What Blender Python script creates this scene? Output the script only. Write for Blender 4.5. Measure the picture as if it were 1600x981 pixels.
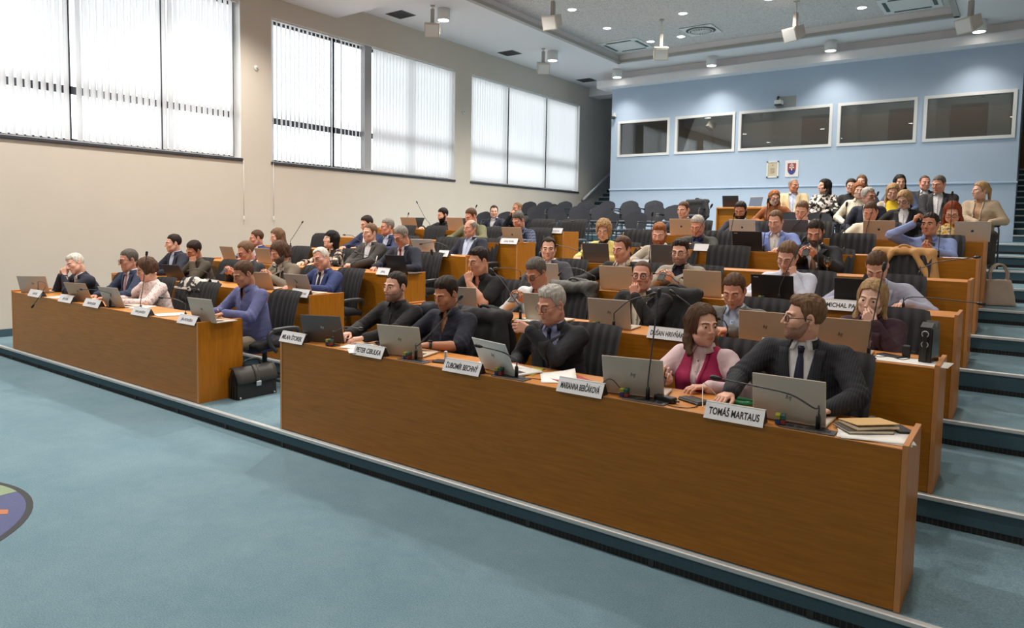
import bpy, math, random, time
import numpy as np
from mathutils import Vector, Matrix
for _o in list(bpy.data.objects): bpy.data.objects.remove(_o)
scn = bpy.context.scene
C = scn.collection
PI = math.pi
rad = math.radians

# ------------------------------------------------------------------ camera
def make_camera():
    yaw, pit, rol, f, ppy = 0.632, -0.0683, 0.0176, 1096.54, -60.83
    cd = bpy.data.cameras.new('camera'); co = bpy.data.objects.new('camera', cd); C.objects.link(co)
    fw = Vector((-math.sin(yaw)*math.cos(pit), math.cos(yaw)*math.cos(pit), math.sin(pit)))
    r = Vector((math.cos(yaw), math.sin(yaw), 0)); u = r.cross(fw)
    c, s = math.cos(rol), math.sin(rol)
    r2, u2 = c*r + s*u, c*u - s*r
    m = Matrix((( r2.x, u2.x, -fw.x, 0.228), (r2.y, u2.y, -fw.y, -3.8362), (r2.z, u2.z, -fw.z, 2.0161), (0, 0, 0, 1)))
    co.matrix_world = m
    cd.sensor_fit = 'HORIZONTAL'; cd.sensor_width = 36.0; cd.lens = f/1600*36.0
    cd.shift_y = ppy/1600.0
    cd.clip_start = 0.05; cd.clip_end = 200
    scn.camera = co
make_camera()

# ------------------------------------------------------------------ world, light, exposure
scn.view_settings.view_transform = 'Standard'; scn.view_settings.look = 'None'
scn.view_settings.gamma = 1.0; scn.view_settings.use_curve_mapping = False
scn.view_settings.exposure = 0.0
scn.cycles.max_bounces = 6; scn.cycles.diffuse_bounces = 4; scn.cycles.glossy_bounces = 3
scn.cycles.transmission_bounces = 4; scn.cycles.transparent_max_bounces = 6
scn.cycles.caustics_reflective = False; scn.cycles.caustics_refractive = False
scn.cycles.sample_clamp_indirect = 6.0
scn.cycles.use_denoising = True
W = bpy.data.worlds.new('overcast_sky'); scn.world = W; W.use_nodes = True
W.node_tree.nodes['Background'].inputs[0].default_value = (0.98, 0.99, 1.0, 1)
W.node_tree.nodes['Background'].inputs[1].default_value = 3.8
LAMP_SPOT = 500.0      # watts of one ceiling downlight
LAMP_CYL = 190.0
def lamp(name, kind, loc, energy, size=0.1, color=(1, .93, .84), rot=(0, 0, 0), **kw):
    d = bpy.data.lights.new(name, kind); o = bpy.data.objects.new(name, d); C.objects.link(o)
    d.energy = energy; d.color = color; o.location = loc; o.rotation_euler = rot
    if kind == 'AREA':
        d.shape = kw.get('shape', 'RECTANGLE'); d.size = size
        if 'size_y' in kw: d.size_y = kw['size_y']
    else:
        d.shadow_soft_size = size
    if kind == 'SPOT': d.spot_size = kw.get('cone', rad(120)); d.spot_blend = kw.get('blend', .6)
    return o
# ------------------------------------------------------------------ helpers
def tag(o, label=None, cat=None, group=None, kind=None):
    if label: o['label'] = label
    if cat: o['category'] = cat
    if group: o['group'] = group
    if kind: o['kind'] = kind
    return o
def empty(name, loc=(0, 0, 0), rz=0.0, parent=None):
    o = bpy.data.objects.new(name, None); C.objects.link(o); o.location = loc; o.rotation_euler = (0, 0, rz)
    o.empty_display_size = .1
    if parent: o.parent = parent
    return o
def obj(name, me, parent=None, mats=None, loc=None, rot=None):
    o = bpy.data.objects.new(name, me); C.objects.link(o)
    if parent: o.parent = parent
    if mats is not None and len(me.materials) == 0:
        for m in (mats if isinstance(mats, (list, tuple)) else [mats]): me.materials.append(m)
    if loc is not None: o.location = loc
    if rot is not None: o.rotation_euler = rot
    return o
def copy_tree(o, parent=None):
    c = o.copy(); C.objects.link(c)
    if parent: c.parent = parent
    for ch in KIDS.get(o.name, ()): copy_tree(ch, c)
    return c
KIDS = {}
def index_kids(o):
    ks = [x for x in bpy.data.objects if x.parent == o]; KIDS[o.name] = ks
    for k in ks: index_kids(k)
class MB:
    """collects shapes into one mesh"""
    def __init__(s): s.v = []; s.f = []; s.m = []; s.sm = []; s.n = 0
    def add(s, v, f, mi=0, smooth=False):
        v = np.asarray(v, float).reshape(-1, 3); s.v.append(v)
        for q in f: s.f.append(tuple(int(i)+s.n for i in q)); s.m.append(mi); s.sm.append(smooth)
        s.n += len(v); return s
    def box(s, x0, x1, y0, y1, z0, z1, mi=0, M=None, bev=0.0):
        if bev > 0:
            b = min(bev, (x1-x0)/2.01, (y1-y0)/2.01, (z1-z0)/2.01)
            vs = []; 
            for sx, X in ((-1, x0), (1, x1)):
                for sy, Y in ((-1, y0), (1, y1)):
                    for sz, Z in ((-1, z0), (1, z1)):
                        vs += [(X, Y-sy*b, Z-sz*b), (X-sx*b, Y, Z-sz*b), (X-sx*b, Y-sy*b, Z)]
            I = lambda i, j, k, a: ((i*2+j)*2+k)*3+a
            f = []
            for i in (0, 1): f.append([I(i, 0, 0, 0), I(i, 1, 0, 0), I(i, 1, 1, 0), I(i, 0, 1, 0)][::1 if i else -1])
            for j in (0, 1): f.append([I(0, j, 0, 1), I(1, j, 0, 1), I(1, j, 1, 1), I(0, j, 1, 1)][::-1 if j else 1])
            for k in (0, 1): f.append([I(0, 0, k, 2), I(1, 0, k, 2), I(1, 1, k, 2), I(0, 1, k, 2)][::1 if k else -1])
            for i in (0, 1):
                for j in (0, 1): f.append([I(i, j, 0, 0), I(i, j, 1, 0), I(i, j, 1, 1), I(i, j, 0, 1)])
                for k in (0, 1): f.append([I(i, 0, k, 0), I(i, 1, k, 0), I(i, 1, k, 2), I(i, 0, k, 2)])
            for j in (0, 1):
                for k in (0, 1): f.append([I(0, j, k, 1), I(1, j, k, 1), I(1, j, k, 2), I(0, j, k, 2)])
            for i in (0, 1):
                for j in (0, 1):
                    for k in (0, 1): f.append([I(i, j, k, 0), I(i, j, k, 1), I(i, j, k, 2)])
        else:
            vs = [(x, y, z) for x in (x0, x1) for y in (y0, y1) for z in (z0, z1)]
            f = [(0, 1, 3, 2), (4, 6, 7, 5), (0, 4, 5, 1), (2, 3, 7, 6), (0, 2, 6, 4), (1, 5, 7, 3)]
        vs = np.array(vs, float)
        if M is not None: vs = vs @ np.array(M.to_3x3()).T + np.array(M.translation)
        return s.add(vs, f, mi)
    def prism(s, pts, axis, a, b, mi=0, smooth=False, M=None):
        """polygon pts (2D) extruded along axis from a to b"""
        n = len(pts); k = 'xyz'.index(axis); o = [i for i in range(3) if i != k]
        vs = np.zeros((2*n, 3)); P = np.array(pts, float)
        for j, t in enumerate((a, b)):
            vs[j*n:(j+1)*n, k] = t; vs[j*n:(j+1)*n, o[0]] = P[:, 0]; vs[j*n:(j+1)*n, o[1]] = P[:, 1]
        f = [tuple(range(n))[::-1], tuple(range(n, 2*n))]
        if M is not None: vs = vs @ np.array(M.to_3x3()).T + np.array(M.translation)
        s.add(vs, f, mi)
        s.n -= 2*n; s.v.pop()
        s.v.append(vs)
        for i in range(n):
            j = (i+1) % n
            s.f.append((s.n+i, s.n+j, s.n+n+j, s.n+n+i)); s.m.append(mi); s.sm.append(smooth)
        s.n += 2*n
        return s
    def tube(s, pts, r, n=8, mi=0, cap=True, closed=False, flat=1.0):
        P = np.asarray(pts, float); k = len(P)
        R = np.full(k, r) if np.isscalar(r) else np.asarray(r, float)
        if closed: T = np.roll(P, -1, 0)-np.roll(P, 1, 0)
        else: T = np.gradient(P, axis=0)
        T /= np.linalg.norm(T, axis=1)[:, None]+1e-12
        up = np.array([0, 0, 1.]) if abs(T[0, 2]) < .9 else np.array([1., 0, 0])
        N = np.cross(T[0], up); N /= np.linalg.norm(N); vs = []
        for i in range(k):
            N = N-T[i]*(N@T[i]); N /= np.linalg.norm(N)+1e-12; B = np.cross(T[i], N)
            a = np.arange(n)*2*PI/n
            vs.append(P[i]+R[i]*(np.cos(a)[:, None]*N+flat*np.sin(a)[:, None]*B))
        f = []
        for i in range(k if closed else k-1):
            i2 = (i+1) % k
            for j in range(n): f.append((i*n+j, i*n+(j+1) % n, i2*n+(j+1) % n, i2*n+j))
        if cap and not closed: f += [tuple(range(n))[::-1], tuple(range((k-1)*n, k*n))]
        return s.add(np.concatenate(vs), f, mi, True)
    def lathe(s, prof, n=20, mi=0, loc=(0, 0, 0), smooth=True, M=None, cap=True):
        k = len(prof); a = np.arange(n)*2*PI/n
        vs = np.concatenate([np.stack([r*np.cos(a), r*np.sin(a), np.full(n, z)], 1) for r, z in prof])
        if M is not None: vs = vs @ np.array(M.to_3x3()).T + np.array(M.translation)
        vs = vs+np.array(loc)
        f = []
        for i in range(k-1):
            for j in range(n): f.append((i*n+j, i*n+(j+1) % n, (i+1)*n+(j+1) % n, (i+1)*n+j))
        if cap: f += [tuple(range(n))[::-1], tuple(range((k-1)*n, k*n))]
        return s.add(vs, f, mi, smooth)
    def grid(s, G, mi=0, smooth=True, th=0.0):
        """G (a,b,3) surface; th>0 gives it thickness against its normals"""
        G = np.asarray(G, float); a, b = G.shape[:2]
        f = [(i*b+j, i*b+j+1, (i+1)*b+j+1, (i+1)*b+j) for i in range(a-1) for j in range(b-1)]
        if th <= 0: return s.add(G, f, mi, smooth)
        du = np.gradient(G, axis=0); dv = np.gradient(G, axis=1); N = np.cross(du, dv); N /= np.linalg.norm(N, axis=2)[..., None]+1e-12
        V = np.concatenate([G.reshape(-1, 3), (G-N*th).reshape(-1, 3)]); o = a*b
        f2 = f+[tuple(o+i for i in q[::-1]) for q in f]
        per = [(0, j) for j in range(b)]+[(i, b-1) for i in range(1, a)]+[(a-1, j) for j in range(b-2, -1, -1)]+[(i, 0) for i in range(a-2, 0, -1)]
        per = [i*b+j for i, j in per]
        for i in range(len(per)):
            p, q = per[i], per[(i+1) % len(per)]; f2.append((p, o+p, o+q, q))
        return s.add(V, f2, mi, smooth)
    def mesh(s, name):
        me = bpy.data.meshes.new(name)
        V = np.concatenate(s.v) if s.v else np.zeros((0, 3))
        me.from_pydata([tuple(p) for p in V], [], s.f)
        me.polygons.foreach_set('material_index', s.m); me.polygons.foreach_set('use_smooth', s.sm)
        me.update(); return me
    def build(s, name, mats, parent=None, loc=None, rot=None, fix=True):
        me = s.mesh(name)
        if fix: fix_normals(me)
        return obj(name, me, parent, mats, loc, rot)
def fix_normals(me):
    import bmesh
    b = bmesh.new(); b.from_mesh(me); bmesh.ops.recalc_face_normals(b, faces=b.faces); b.to_mesh(me); b.free()
def np_mesh(name, V, Q, mi=None, smooth=True):
    """fast mesh from arrays of quads or tris"""
    me = bpy.data.meshes.new(name); V = np.asarray(V, np.float32); Q = np.asarray(Q, np.int32)
    n, k = Q.shape
    me.vertices.add(len(V)); me.vertices.foreach_set('co', V.ravel())
    me.loops.add(n*k); me.loops.foreach_set('vertex_index', Q.ravel())
    me.polygons.add(n); me.polygons.foreach_set('loop_start', np.arange(n, dtype=np.int32)*k)
    if mi is not None: me.polygons.foreach_set('material_index', np.asarray(mi, np.int32))
    me.polygons.foreach_set('use_smooth', np.full(n, smooth))
    me.update(calc_edges=True); me.validate(); return me
def spline(pts, n=24):
    """Catmull-Rom through pts"""
    P = np.asarray(pts, float); P = np.vstack([2*P[0]-P[1], P, 2*P[-1]-P[-2]]); k = len(P)-3
    out = []
    for t in np.linspace(0, k-1e-9, n):
        i = int(t); u = t-i; a, b, c, d = P[i:i+4]
        out.append(.5*((2*b)+(-a+c)*u+(2*a-5*b+4*c-d)*u*u+(-a+3*b-3*c+d)*u**3))
    return np.array(out)

# ------------------------------------------------------------------ materials
def new_mat(name):
    m = bpy.data.materials.new(name); m.use_nodes = True
    nt = m.node_tree; return m, nt, nt.nodes['Principled BSDF']
def srgb(r, g, b):
    f = lambda c: (c/255/12.92) if c/255 <= .04045 else ((c/255+.055)/1.055)**2.4
    return (f(r), f(g), f(b), 1)
def mat(name, col, rough=.6, metal=0.0, noise=0.0, scale=60.0, bump=0.0, spec=None, emit=None, sheen=0.0, coord='Object'):
    m, nt, p = new_mat(name); col = tuple(col)+((1,) if len(col) == 3 else ())
    p.inputs['Base Color'].default_value = col; p.inputs['Roughness'].default_value = rough; p.inputs['Metallic'].default_value = metal
    if spec is not None: p.inputs['Specular IOR Level'].default_value = spec
    if sheen: p.inputs['Sheen Weight'].default_value = sheen
    if emit: p.inputs['Emission Color'].default_value = tuple(emit[0])+(1,); p.inputs['Emission Strength'].default_value = emit[1]
    if noise or bump:
        tc = nt.nodes.new('ShaderNodeTexCoord'); n = nt.nodes.new('ShaderNodeTexNoise'); n.inputs['Scale'].default_value = scale; n.inputs['Detail'].default_value = 3
        nt.links.new(tc.outputs[coord], n.inputs['Vector'])
        if noise:
            mx = nt.nodes.new('ShaderNodeMix'); mx.data_type = 'RGBA'
            mx.inputs['A'].default_value = tuple(c*(1-noise) for c in col[:3])+(1,); mx.inputs['B'].default_value = tuple(min(1, c*(1+noise)) for c in col[:3])+(1,)
            nt.links.new(n.outputs['Fac'], mx.inputs['Factor']); nt.links.new(mx.outputs['Result'], p.inputs['Base Color'])
        if bump:
            b = nt.nodes.new('ShaderNodeBump'); b.inputs['Strength'].default_value = bump; b.inputs['Distance'].default_value = .01
            nt.links.new(n.outputs['Fac'], b.inputs['Height']); nt.links.new(b.outputs['Normal'], p.inputs['Normal'])
    return m
def ramp_mat(name, tex, stops, rough=.6, mapping=None, bump=0.0, spec=None, coord='Object', **tp):
    """texture -> colour ramp"""
    m, nt, p = new_mat(name); p.inputs['Roughness'].default_value = rough
    if spec is not None: p.inputs['Specular IOR Level'].default_value = spec
    tc = nt.nodes.new('ShaderNodeTexCoord'); mp = nt.nodes.new('ShaderNodeMapping'); t = nt.nodes.new(tex)
    if mapping: mp.inputs['Scale'].default_value = mapping
    for k, v in tp.items():
        if hasattr(t, k): setattr(t, k, v)
        else: t.inputs[k.replace('_', ' ').title()].default_value = v
    nt.links.new(tc.outputs[coord], mp.inputs['Vector']); nt.links.new(mp.outputs['Vector'], t.inputs['Vector'])
    r = nt.nodes.new('ShaderNodeValToRGB'); e = r.color_ramp.elements
    for i, (pos, c) in enumerate(stops):
        el = e[i] if i < 2 else e.new(pos)
        el.position = pos; el.color = tuple(c)+((1,) if len(c) == 3 else ())
    if tex == 'ShaderNodeTexVoronoi': out = t.outputs['Distance']
    elif tex == 'ShaderNodeTexChecker': out = t.outputs['Fac']
    else: out = t.outputs['Fac'] if 'Fac' in t.outputs else t.outputs[0]
    nt.links.new(out, r.inputs['Fac']); nt.links.new(r.outputs['Color'], p.inputs['Base Color'])
    if bump:
        b = nt.nodes.new('ShaderNodeBump'); b.inputs['Strength'].default_value = bump; b.inputs['Distance'].default_value = .01
        nt.links.new(out, b.inputs['Height']); nt.links.new(b.outputs['Normal'], p.inputs['Normal'])
    return m
MT = {}
MT['black_plastic'] = mat('black_plastic', (.012, .012, .013), .38)
MT['dark_metal'] = mat('dark_metal', (.05, .05, .055), .35, .7)
MT['button'] = mat('button', (.03, .03, .035), .4)
MT['trouser_dark'] = mat('trouser_dark', srgb(38, 38, 44), .85, noise=.15, scale=80)
MT['shoe'] = mat('shoe', srgb(30, 24, 22), .35)
# ------------------------------------------------------------------ organic shapes: signed distance fields meshed by surface nets
def surface_nets(F, lo, h):
    ins = F < 0; nx, ny, nz = F.shape
    cx, cy, cz = nx-1, ny-1, nz-1
    acc = np.zeros((cx, cy, cz, 3), np.float32); cnt = np.zeros((cx, cy, cz), np.uint8)
    quads = []
    corner = lambda i, j, k: (slice(i, i+cx), slice(j, j+cy), slice(k, k+cz))
    any_in = np.zeros((cx, cy, cz), bool); all_in = np.ones((cx, cy, cz), bool)
    for i in (0, 1):
        for j in (0, 1):
            for k in (0, 1):
                c = ins[corner(i, j, k)]; any_in |= c; all_in &= c
    act = any_in & ~all_in
    A = np.argwhere(act); idx = np.full((cx, cy, cz), -1, np.int32); idx[act] = np.arange(len(A))
    pos = np.zeros((len(A), 3)); num = np.zeros(len(A))
    a0, a1, a2 = A.T
    edges = []
    for ax in range(3):
        o = [d for d in range(3) if d != ax]
        for s in (0, 1):
            for t in (0, 1):
                p = np.zeros(3, int); p[o[0]] = s; p[o[1]] = t; q = p.copy(); q[ax] = 1
                fa = F[a0+p[0], a1+p[1], a2+p[2]]; fb = F[a0+q[0], a1+q[1], a2+q[2]]
                m = (fa < 0) != (fb < 0); tt = np.where(m, fa/np.where(m, fa-fb, 1), 0)
                e = np.tile(p.astype(float), (len(A), 1)); e[:, ax] += tt
                pos[m] += e[m]; num[m] += 1
    V = (A+pos/num[:, None])*h+np.asarray(lo)
    for ax in range(3):
        o = [(ax+1) % 3, (ax+2) % 3]
        sl0 = [slice(1, -1)]*3; sl0[ax] = slice(0, -1); sl1 = [slice(1, -1)]*3; sl1[ax] = slice(1, None)
        f0 = ins[tuple(sl0)]; f1 = ins[tuple(sl1)]
        E = np.argwhere(f0 != f1); flip = f0[tuple(E.T)]
        B = E.copy(); B[:, o[0]] += 1; B[:, o[1]] += 1
        def cell(d0, d1):
            X = B.copy(); X[:, o[0]] -= d0; X[:, o[1]] -= d1; return idx[X[:, 0], X[:, 1], X[:, 2]]
        q = np.stack([cell(1, 1), cell(0, 1), cell(0, 0), cell(1, 0)], 1)
        q[~flip] = q[~flip][:, ::-1]
        quads.append(q)
    return V, np.concatenate(quads)
def net(f, lo, hi, h):
    lo = np.asarray(lo, float); hi = np.asarray(hi, float); n = np.ceil((hi-lo)/h).astype(int)+1
    ax = [lo[i]+h*np.arange(n[i]) for i in range(3)]
    G = np.stack(np.meshgrid(*ax, indexing='ij'), -1).reshape(-1, 3).astype(np.float32)
    return surface_nets(f(G).reshape(n), lo, h)
def L(v): return np.sqrt((v*v).sum(-1))
def smin(a, b, k):
    h = np.clip(.5+.5*(b-a)/k, 0, 1); return b+(a-b)*h-k*h*(1-h)
def smax(a, b, k): return -smin(-a, -b, k)
def ell(p, c, r):
    r = np.asarray(r, np.float32); q = (p-np.asarray(c, np.float32))/r; k0 = L(q); k1 = L(q/r); return k0*(k0-1)/np.maximum(k1, 1e-6)
def sph(p, c, r): return L(p-np.asarray(c, np.float32))-r
def cap(p, a, b, r1, r2=None):
    a = np.asarray(a, np.float32); b = np.asarray(b, np.float32); r2 = r1 if r2 is None else r2
    d = b-a; t = np.clip(((p-a)@d)/max(float(d@d), 1e-9), 0, 1); return L(p-a-t[:, None]*d)-(r1+(r2-r1)*t)
def wob(p, s, seed=0):
    x, y, z = p[:, 0]*s, p[:, 1]*s, p[:, 2]*s
    return (np.sin(x+1.7*y+seed)+np.sin(1.3*y-1.1*z+2*seed)+np.sin(1.2*z+.9*x-.7*y+seed*3)+np.sin(2.1*x-1.9*z+.5*seed))*.25
def mirror(p): q = p.copy(); q[:, 0] = np.abs(q[:, 0]); return q

# ------------------------------------------------------------------ head (faces -Y, origin half-way up, metres)
def f_head(p, fem=0.0, fat=0.0, lo=.0042):
    q = mirror(p)
    d = ell(p, (0, .016, .036), (.0755, .097, .089))
    d = smin(d, ell(p, (0, -.03, -.028), (.0605+.006*fat, .066, .085)), .03)
    d = smin(d, ell(p, (0, -.034, -.076), (.049-.004*fem+.014*fat, .053, .037+.008*fat)), .03)
    d = smin(d, sph(p, (0, -.079+.004*fem, -.099), .019-.002*fem), .022)
    d = smin(d, cap(q, (.046, -.03, -.078), (.06, .008, -.045), .016+.006*fat), .03)      # jaw angle
    d = smin(d, sph(q, (.043, -.063, -.022), .021+.004*fat), .022)                         # cheek
    d = smin(d, cap(q, (.012, -.0905, .0255), (.046, -.074, .0265), .0088-.0025*fem), .012)   # brow
    d = smax(d, -cap(q, (.024, -.105, .0035), (.043, -.096, .004), .0108), .012)           # eye socket
    d = smin(d, cap(p, (0, -.094, .018), (0, -.117+.004*fem, -.026), .0072, .0105-.001*fem), .009)
    d = smin(d, sph(q, (.0125, -.104, -.031), .0078), .006)                                # nostril wings
    d = smin(d, cap(q, (.0, -.0985, -.0585), (.021, -.088, -.0635), .0062, .003), .005)    # upper lip
    d = smin(d, cap(q, (.0, -.0965, -.0705), (.018, -.088, -.067), .0066, .0035), .005)    # lower lip
    d = smax(d, -cap(q, (0, -.108, -.0648), (.022, -.094, -.066), .0018), .004)            # mouth line
    el = (.0315, -.0795, .0035); lid = smax(sph(q, el, .0142), np.minimum(-(p[:, 2]-(.0035+lo)), p[:, 2]-(.0035-.0062)), .0015)   # lids
    d = smin(d, lid, .004)
    e = (q-np.array((.0775, .012, -.002), np.float32))
    c, s = math.cos(.35), math.sin(.35)
    e = np.stack([c*e[:, 0]-s*e[:, 1], s*e[:, 0]+c*e[:, 1], e[:, 2]+.18*e[:, 1]], 1)
    ear = smax(ell(e, (0, 0, 0), (.0085, .0215, .0335)), -ell(e, (.0075, -.002, .003), (.006, .012, .021)), .005)
    d = smin(d, ear, .006)
    neck = cap(p, (0, .022, -.05), (0, .042, -.2), .052-.008*fem+.006*fat, .057-.008*fem+.008*fat)
    d = smin(d, neck, .028)
    if fat: d = smin(d, ell(p, (0, -.03, -.112), (.045, .045, .028*fat)), .03)
    d = smin(d, cap(q, (.02, .05, -.185), (.1, .055, -.225), .035, .02), .04)
    return d
HEADS = {}
def head_template(kind, h):
    key = (kind, h)
    if key in HEADS: return HEADS[key]
    fem, fat = {'m': (0, 0), 'f': (1, 0), 'fat': (0, .8), 'ffat': (1, .7), 'mid': (0, .35)}[kind.strip('_')]
    lo = -.0035 if kind[-1] == '_' else .0042          # a trailing _ : eyes cast down
    V, Q = net(lambda p: f_head(p, fem, fat, lo), (-.16, -.14, -.245), (.16, .13, .135), h)
    V[:, 2] = np.maximum(V[:, 2], -.235)
    c = V[Q].mean(1); x, y, z = np.abs(c[:, 0]), c[:, 1], c[:, 2]
    mi = np.zeros(len(Q), int)
    hb = .0024+.0013*(1-fem)
    mi[(y < -.065) & (x > .013) & (x < .05) & (np.abs(z-(.0262+(.03 if fem else .05)*(x-.013)-3.2*np.maximum(x-.034, 0)**1.5)) < hb+.4*h)] = 1     # brows
    mi[(y < -.082) & (x < .021) & (z < -.0535) & (z > -.0765) & (np.abs(z+.065) < .0115-.35*x)] = 2                  # lips
    eyes = []
    n = 12 if h < .005 else 8
    for s in (-1, 1):
        ce = np.array((.0315*s, -.0795, .0035)); r = .0126
        rings = [0.0, .3, .56, .9, 1.5, 2.2]; vs = []; fs = []; ms = []
        for a in rings[1:]:
            for j in range(n):
                t = 2*PI*j/n; vs.append(ce+r*np.array((math.sin(a)*math.cos(t), -math.cos(a), math.sin(a)*math.sin(t))))
        vs = [ce+np.array((0, -r, 0))]+vs; quads = []
        for j in range(n): quads.append((0, 1+j, 1+(j+1) % n, 1+(j+1) % n)); ms.append(3)
        for i in range(len(rings)-2):
            for j in range(n):
                quads.append((1+i*n+j, 1+(i+1)*n+j, 1+(i+1)*n+(j+1) % n, 1+i*n+(j+1) % n)); ms.append(3 if i == 0 else 4)
        eyes.append((np.array(vs), quads, ms))
    z = V[:, 2]; fw = -V[:, 1]-np.interp(z, [-.25, -.05], [-.02, .02])
    w = np.clip((z+.165)/.105, 0, 1); w = w*w*(3-2*w)
    w = np.maximum(w, np.clip((fw-.028)/.03, 0, 1)*np.clip((z+.155)/.03, 0, 1))
    HEADS[key] = (V, Q, mi, w, eyes); return HEADS[key]

# ------------------------------------------------------------------ hair, on the same head
LONG = ('long', 'bob', 'straight', 'bangs', 'shoulder', 'wavy', 'mediumm')
def skull(p): return smin(ell(p, (0, .016, .036), (.0755, .097, .089)), ell(p, (0, -.02, -.02), (.06, .066, .08)), .03)
def f_hair(p, style):
    y, z = p[:, 1], p[:, 2]; x = np.abs(p[:, 0]); d0 = skull(p)
    ang = np.arctan2(p[:, 0], y+.02)
    strands = (.0011*np.sin(p[:, 0]*230+2*np.sin(y*35)+z*40) if style not in LONG else .0016*np.sin(ang*34+2.5*np.sin(z*30)))+.0012*wob(p, 55, 7)
    up = np.clip((z-.03)/.08, 0, 1)
    line = np.interp(y, [-.11, -.078, -.058, -.042, -.026, -.016, -.004, .006, .028, .046, .12], [.088, .082, .072, .054, .026, -.010, -.018, .012, .012, -.06, -.085])
    wave = .35*wob(p, 45, 1)
    if style in ('short', 'crop', 'swept', 'quiff', 'thick', 'fringe'):
        top = {'short': .0105, 'crop': .006, 'swept': .016, 'quiff': .017, 'thick': .017, 'fringe': .016}[style]
        side = {'short': .006, 'crop': .004, 'swept': .006, 'quiff': .003, 'thick': .008, 'fringe': .008}[style]
        t = side+(top-side)*up+strands*(.5+up)
        if style == 'quiff': t = t+.016*np.clip((-y-.03)/.05, 0, 1)*up+.004*wob(p, 110, 2)*up
        if style == 'swept': t = t+.007*np.clip((-y-.02)/.06, 0, 1)*up+.006*wob(p*np.array((1, 2.2, 1), np.float32), 60, 3)*up
        if style == 'fringe': line = np.where(y < -.05, line-.022*np.clip((.055-x)/.03, 0, 1), line)
        line = np.where(y < -.04, line+.016*np.clip((x-.035)/.025, 0, 1)*(style != 'fringe'), line)
        line = line+(y < -.05)*(.0035*np.sin(p[:, 0]*95+1)+.003*np.sin(p[:, 0]*210))
        return smax(d0-t*np.clip(.55+(z-line)*9, .5, 1), (line-z)*.8, .006)
    if style == 'pony':
        d = smax(d0-.011-strands-.004*up, (line+.004*np.sin(x*60)-z)*.8, .006)
        d = smin(d, sph(p, (0, .118, .02), .03), .02); return smin(d, cap(p, (0, .125, .0), (.01, .12, -.16), .028, .016), .02)
    if style in ('receding', 'bald', 'shaved'):
        t = .0075+strands*.8
        if style == 'shaved': t = .0028+0*y; line = line+.012+.02*np.clip((x-.02)/.04, 0, 1)*(y < -.03)
        if style == 'receding': t = .006+.007*up+strands; line = line+np.where(y < -.03, .012+.026*np.clip((x-.018)/.02, 0, 1), 0)
        d = smax(d0-t, (line-z)*.8, .005)
        if style == 'bald': d = smax(d, -(ell(p, (0, -.02, .10), (.063, .095, .052))), .008)
        return d
    if style in ('long', 'bob', 'straight', 'bangs', 'shoulder', 'pony', 'mediumm', 'curly', 'mop', 'wavy'):
        vol = {'bob': .016, 'curly': .022, 'mop': .02, 'mediumm': .018}.get(style, .0125)
        t = vol*.75+vol*.4*up+strands+.002*wob(p, 40, 4)
        if style == 'curly': t = t+.010*wob(p, 120, 2)+.006*wob(p, 210, 5)
        if style == 'wavy': t = t+.006*wob(p, 80, 6)
        face = {'bangs': .04, 'bob': .062, 'mop': .055}.get(style, .068)
        d = d0-t
        low = {'long': -.27, 'straight': -.33, 'bob': -.1, 'bangs': -.19, 'shoulder': -.2, 'pony': -.02, 'mediumm': -.11, 'curly': -.1, 'mop': -.06, 'wavy': -.2}[style]
        if low < -.05:
            q = mirror(p)
            r = .03 if style != 'bob' else .034
            flare = .012 if style in ('long', 'shoulder', 'wavy', 'straight') else .0
            sd = cap(q, (.064, .02, .02), (.072+flare, .03, low*.55), r*.9, r*.8); d = smin(d, sd, .03)
            if style in ('straight', 'long', 'shoulder', 'wavy'):
                k_ = {'straight': -.085, 'long': -.06, 'shoulder': -.03, 'wavy': -.05}[style]
                d = smin(d, cap(q, (.072+flare, .02, low*.45), (.088+flare, k_, low+.03), .026, .019), .025)
            q2 = p.copy(); q2[:, 0] *= .5
            d = smin(d, cap(q2, (0, .075, .03), (0, .088, low+.03), .04, .036), .04)
            d = d-strands*.8-.003*wob(p*np.array((2, 2, .4), np.float32), 45, 3)
        if style == 'pony': d = smin(d, cap(p, (0, .105, .04), (.02, .15, -.1), .026, .016), .02)
        d = smax(d, (low-z), .015)
        part = np.interp(z, [-.3, -.1, .02, .068, .088], [.03, .054, .064, face*.8, .004])
        if style == 'bangs': part = np.interp(z, [-.3, -.1, .02, .036, .046], [.03, .052, .058, .055, .0])
        cut = smax(x-part, (y+np.interp(z, [-.2, -.1, .0, .05], [.03, .02, .012, .03])), .012)
        cut = smax(cut, z-(.09 if style != 'bangs' else .046), .012)
        d = smax(d, -cut, .01)
        return d
    return d0
HAIRS = {}
def hair_mesh(style, h):
    key = (style, h)
    if key not in HAIRS:
        big = style in ('long', 'straight', 'bangs', 'shoulder', 'wavy')
        lo = (-.15, -.15, -.34 if big else -.15)
        HAIRS[key] = net(lambda p: f_hair(p, style), lo, (.15, .18, .17), h)
    return HAIRS[key]
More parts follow.
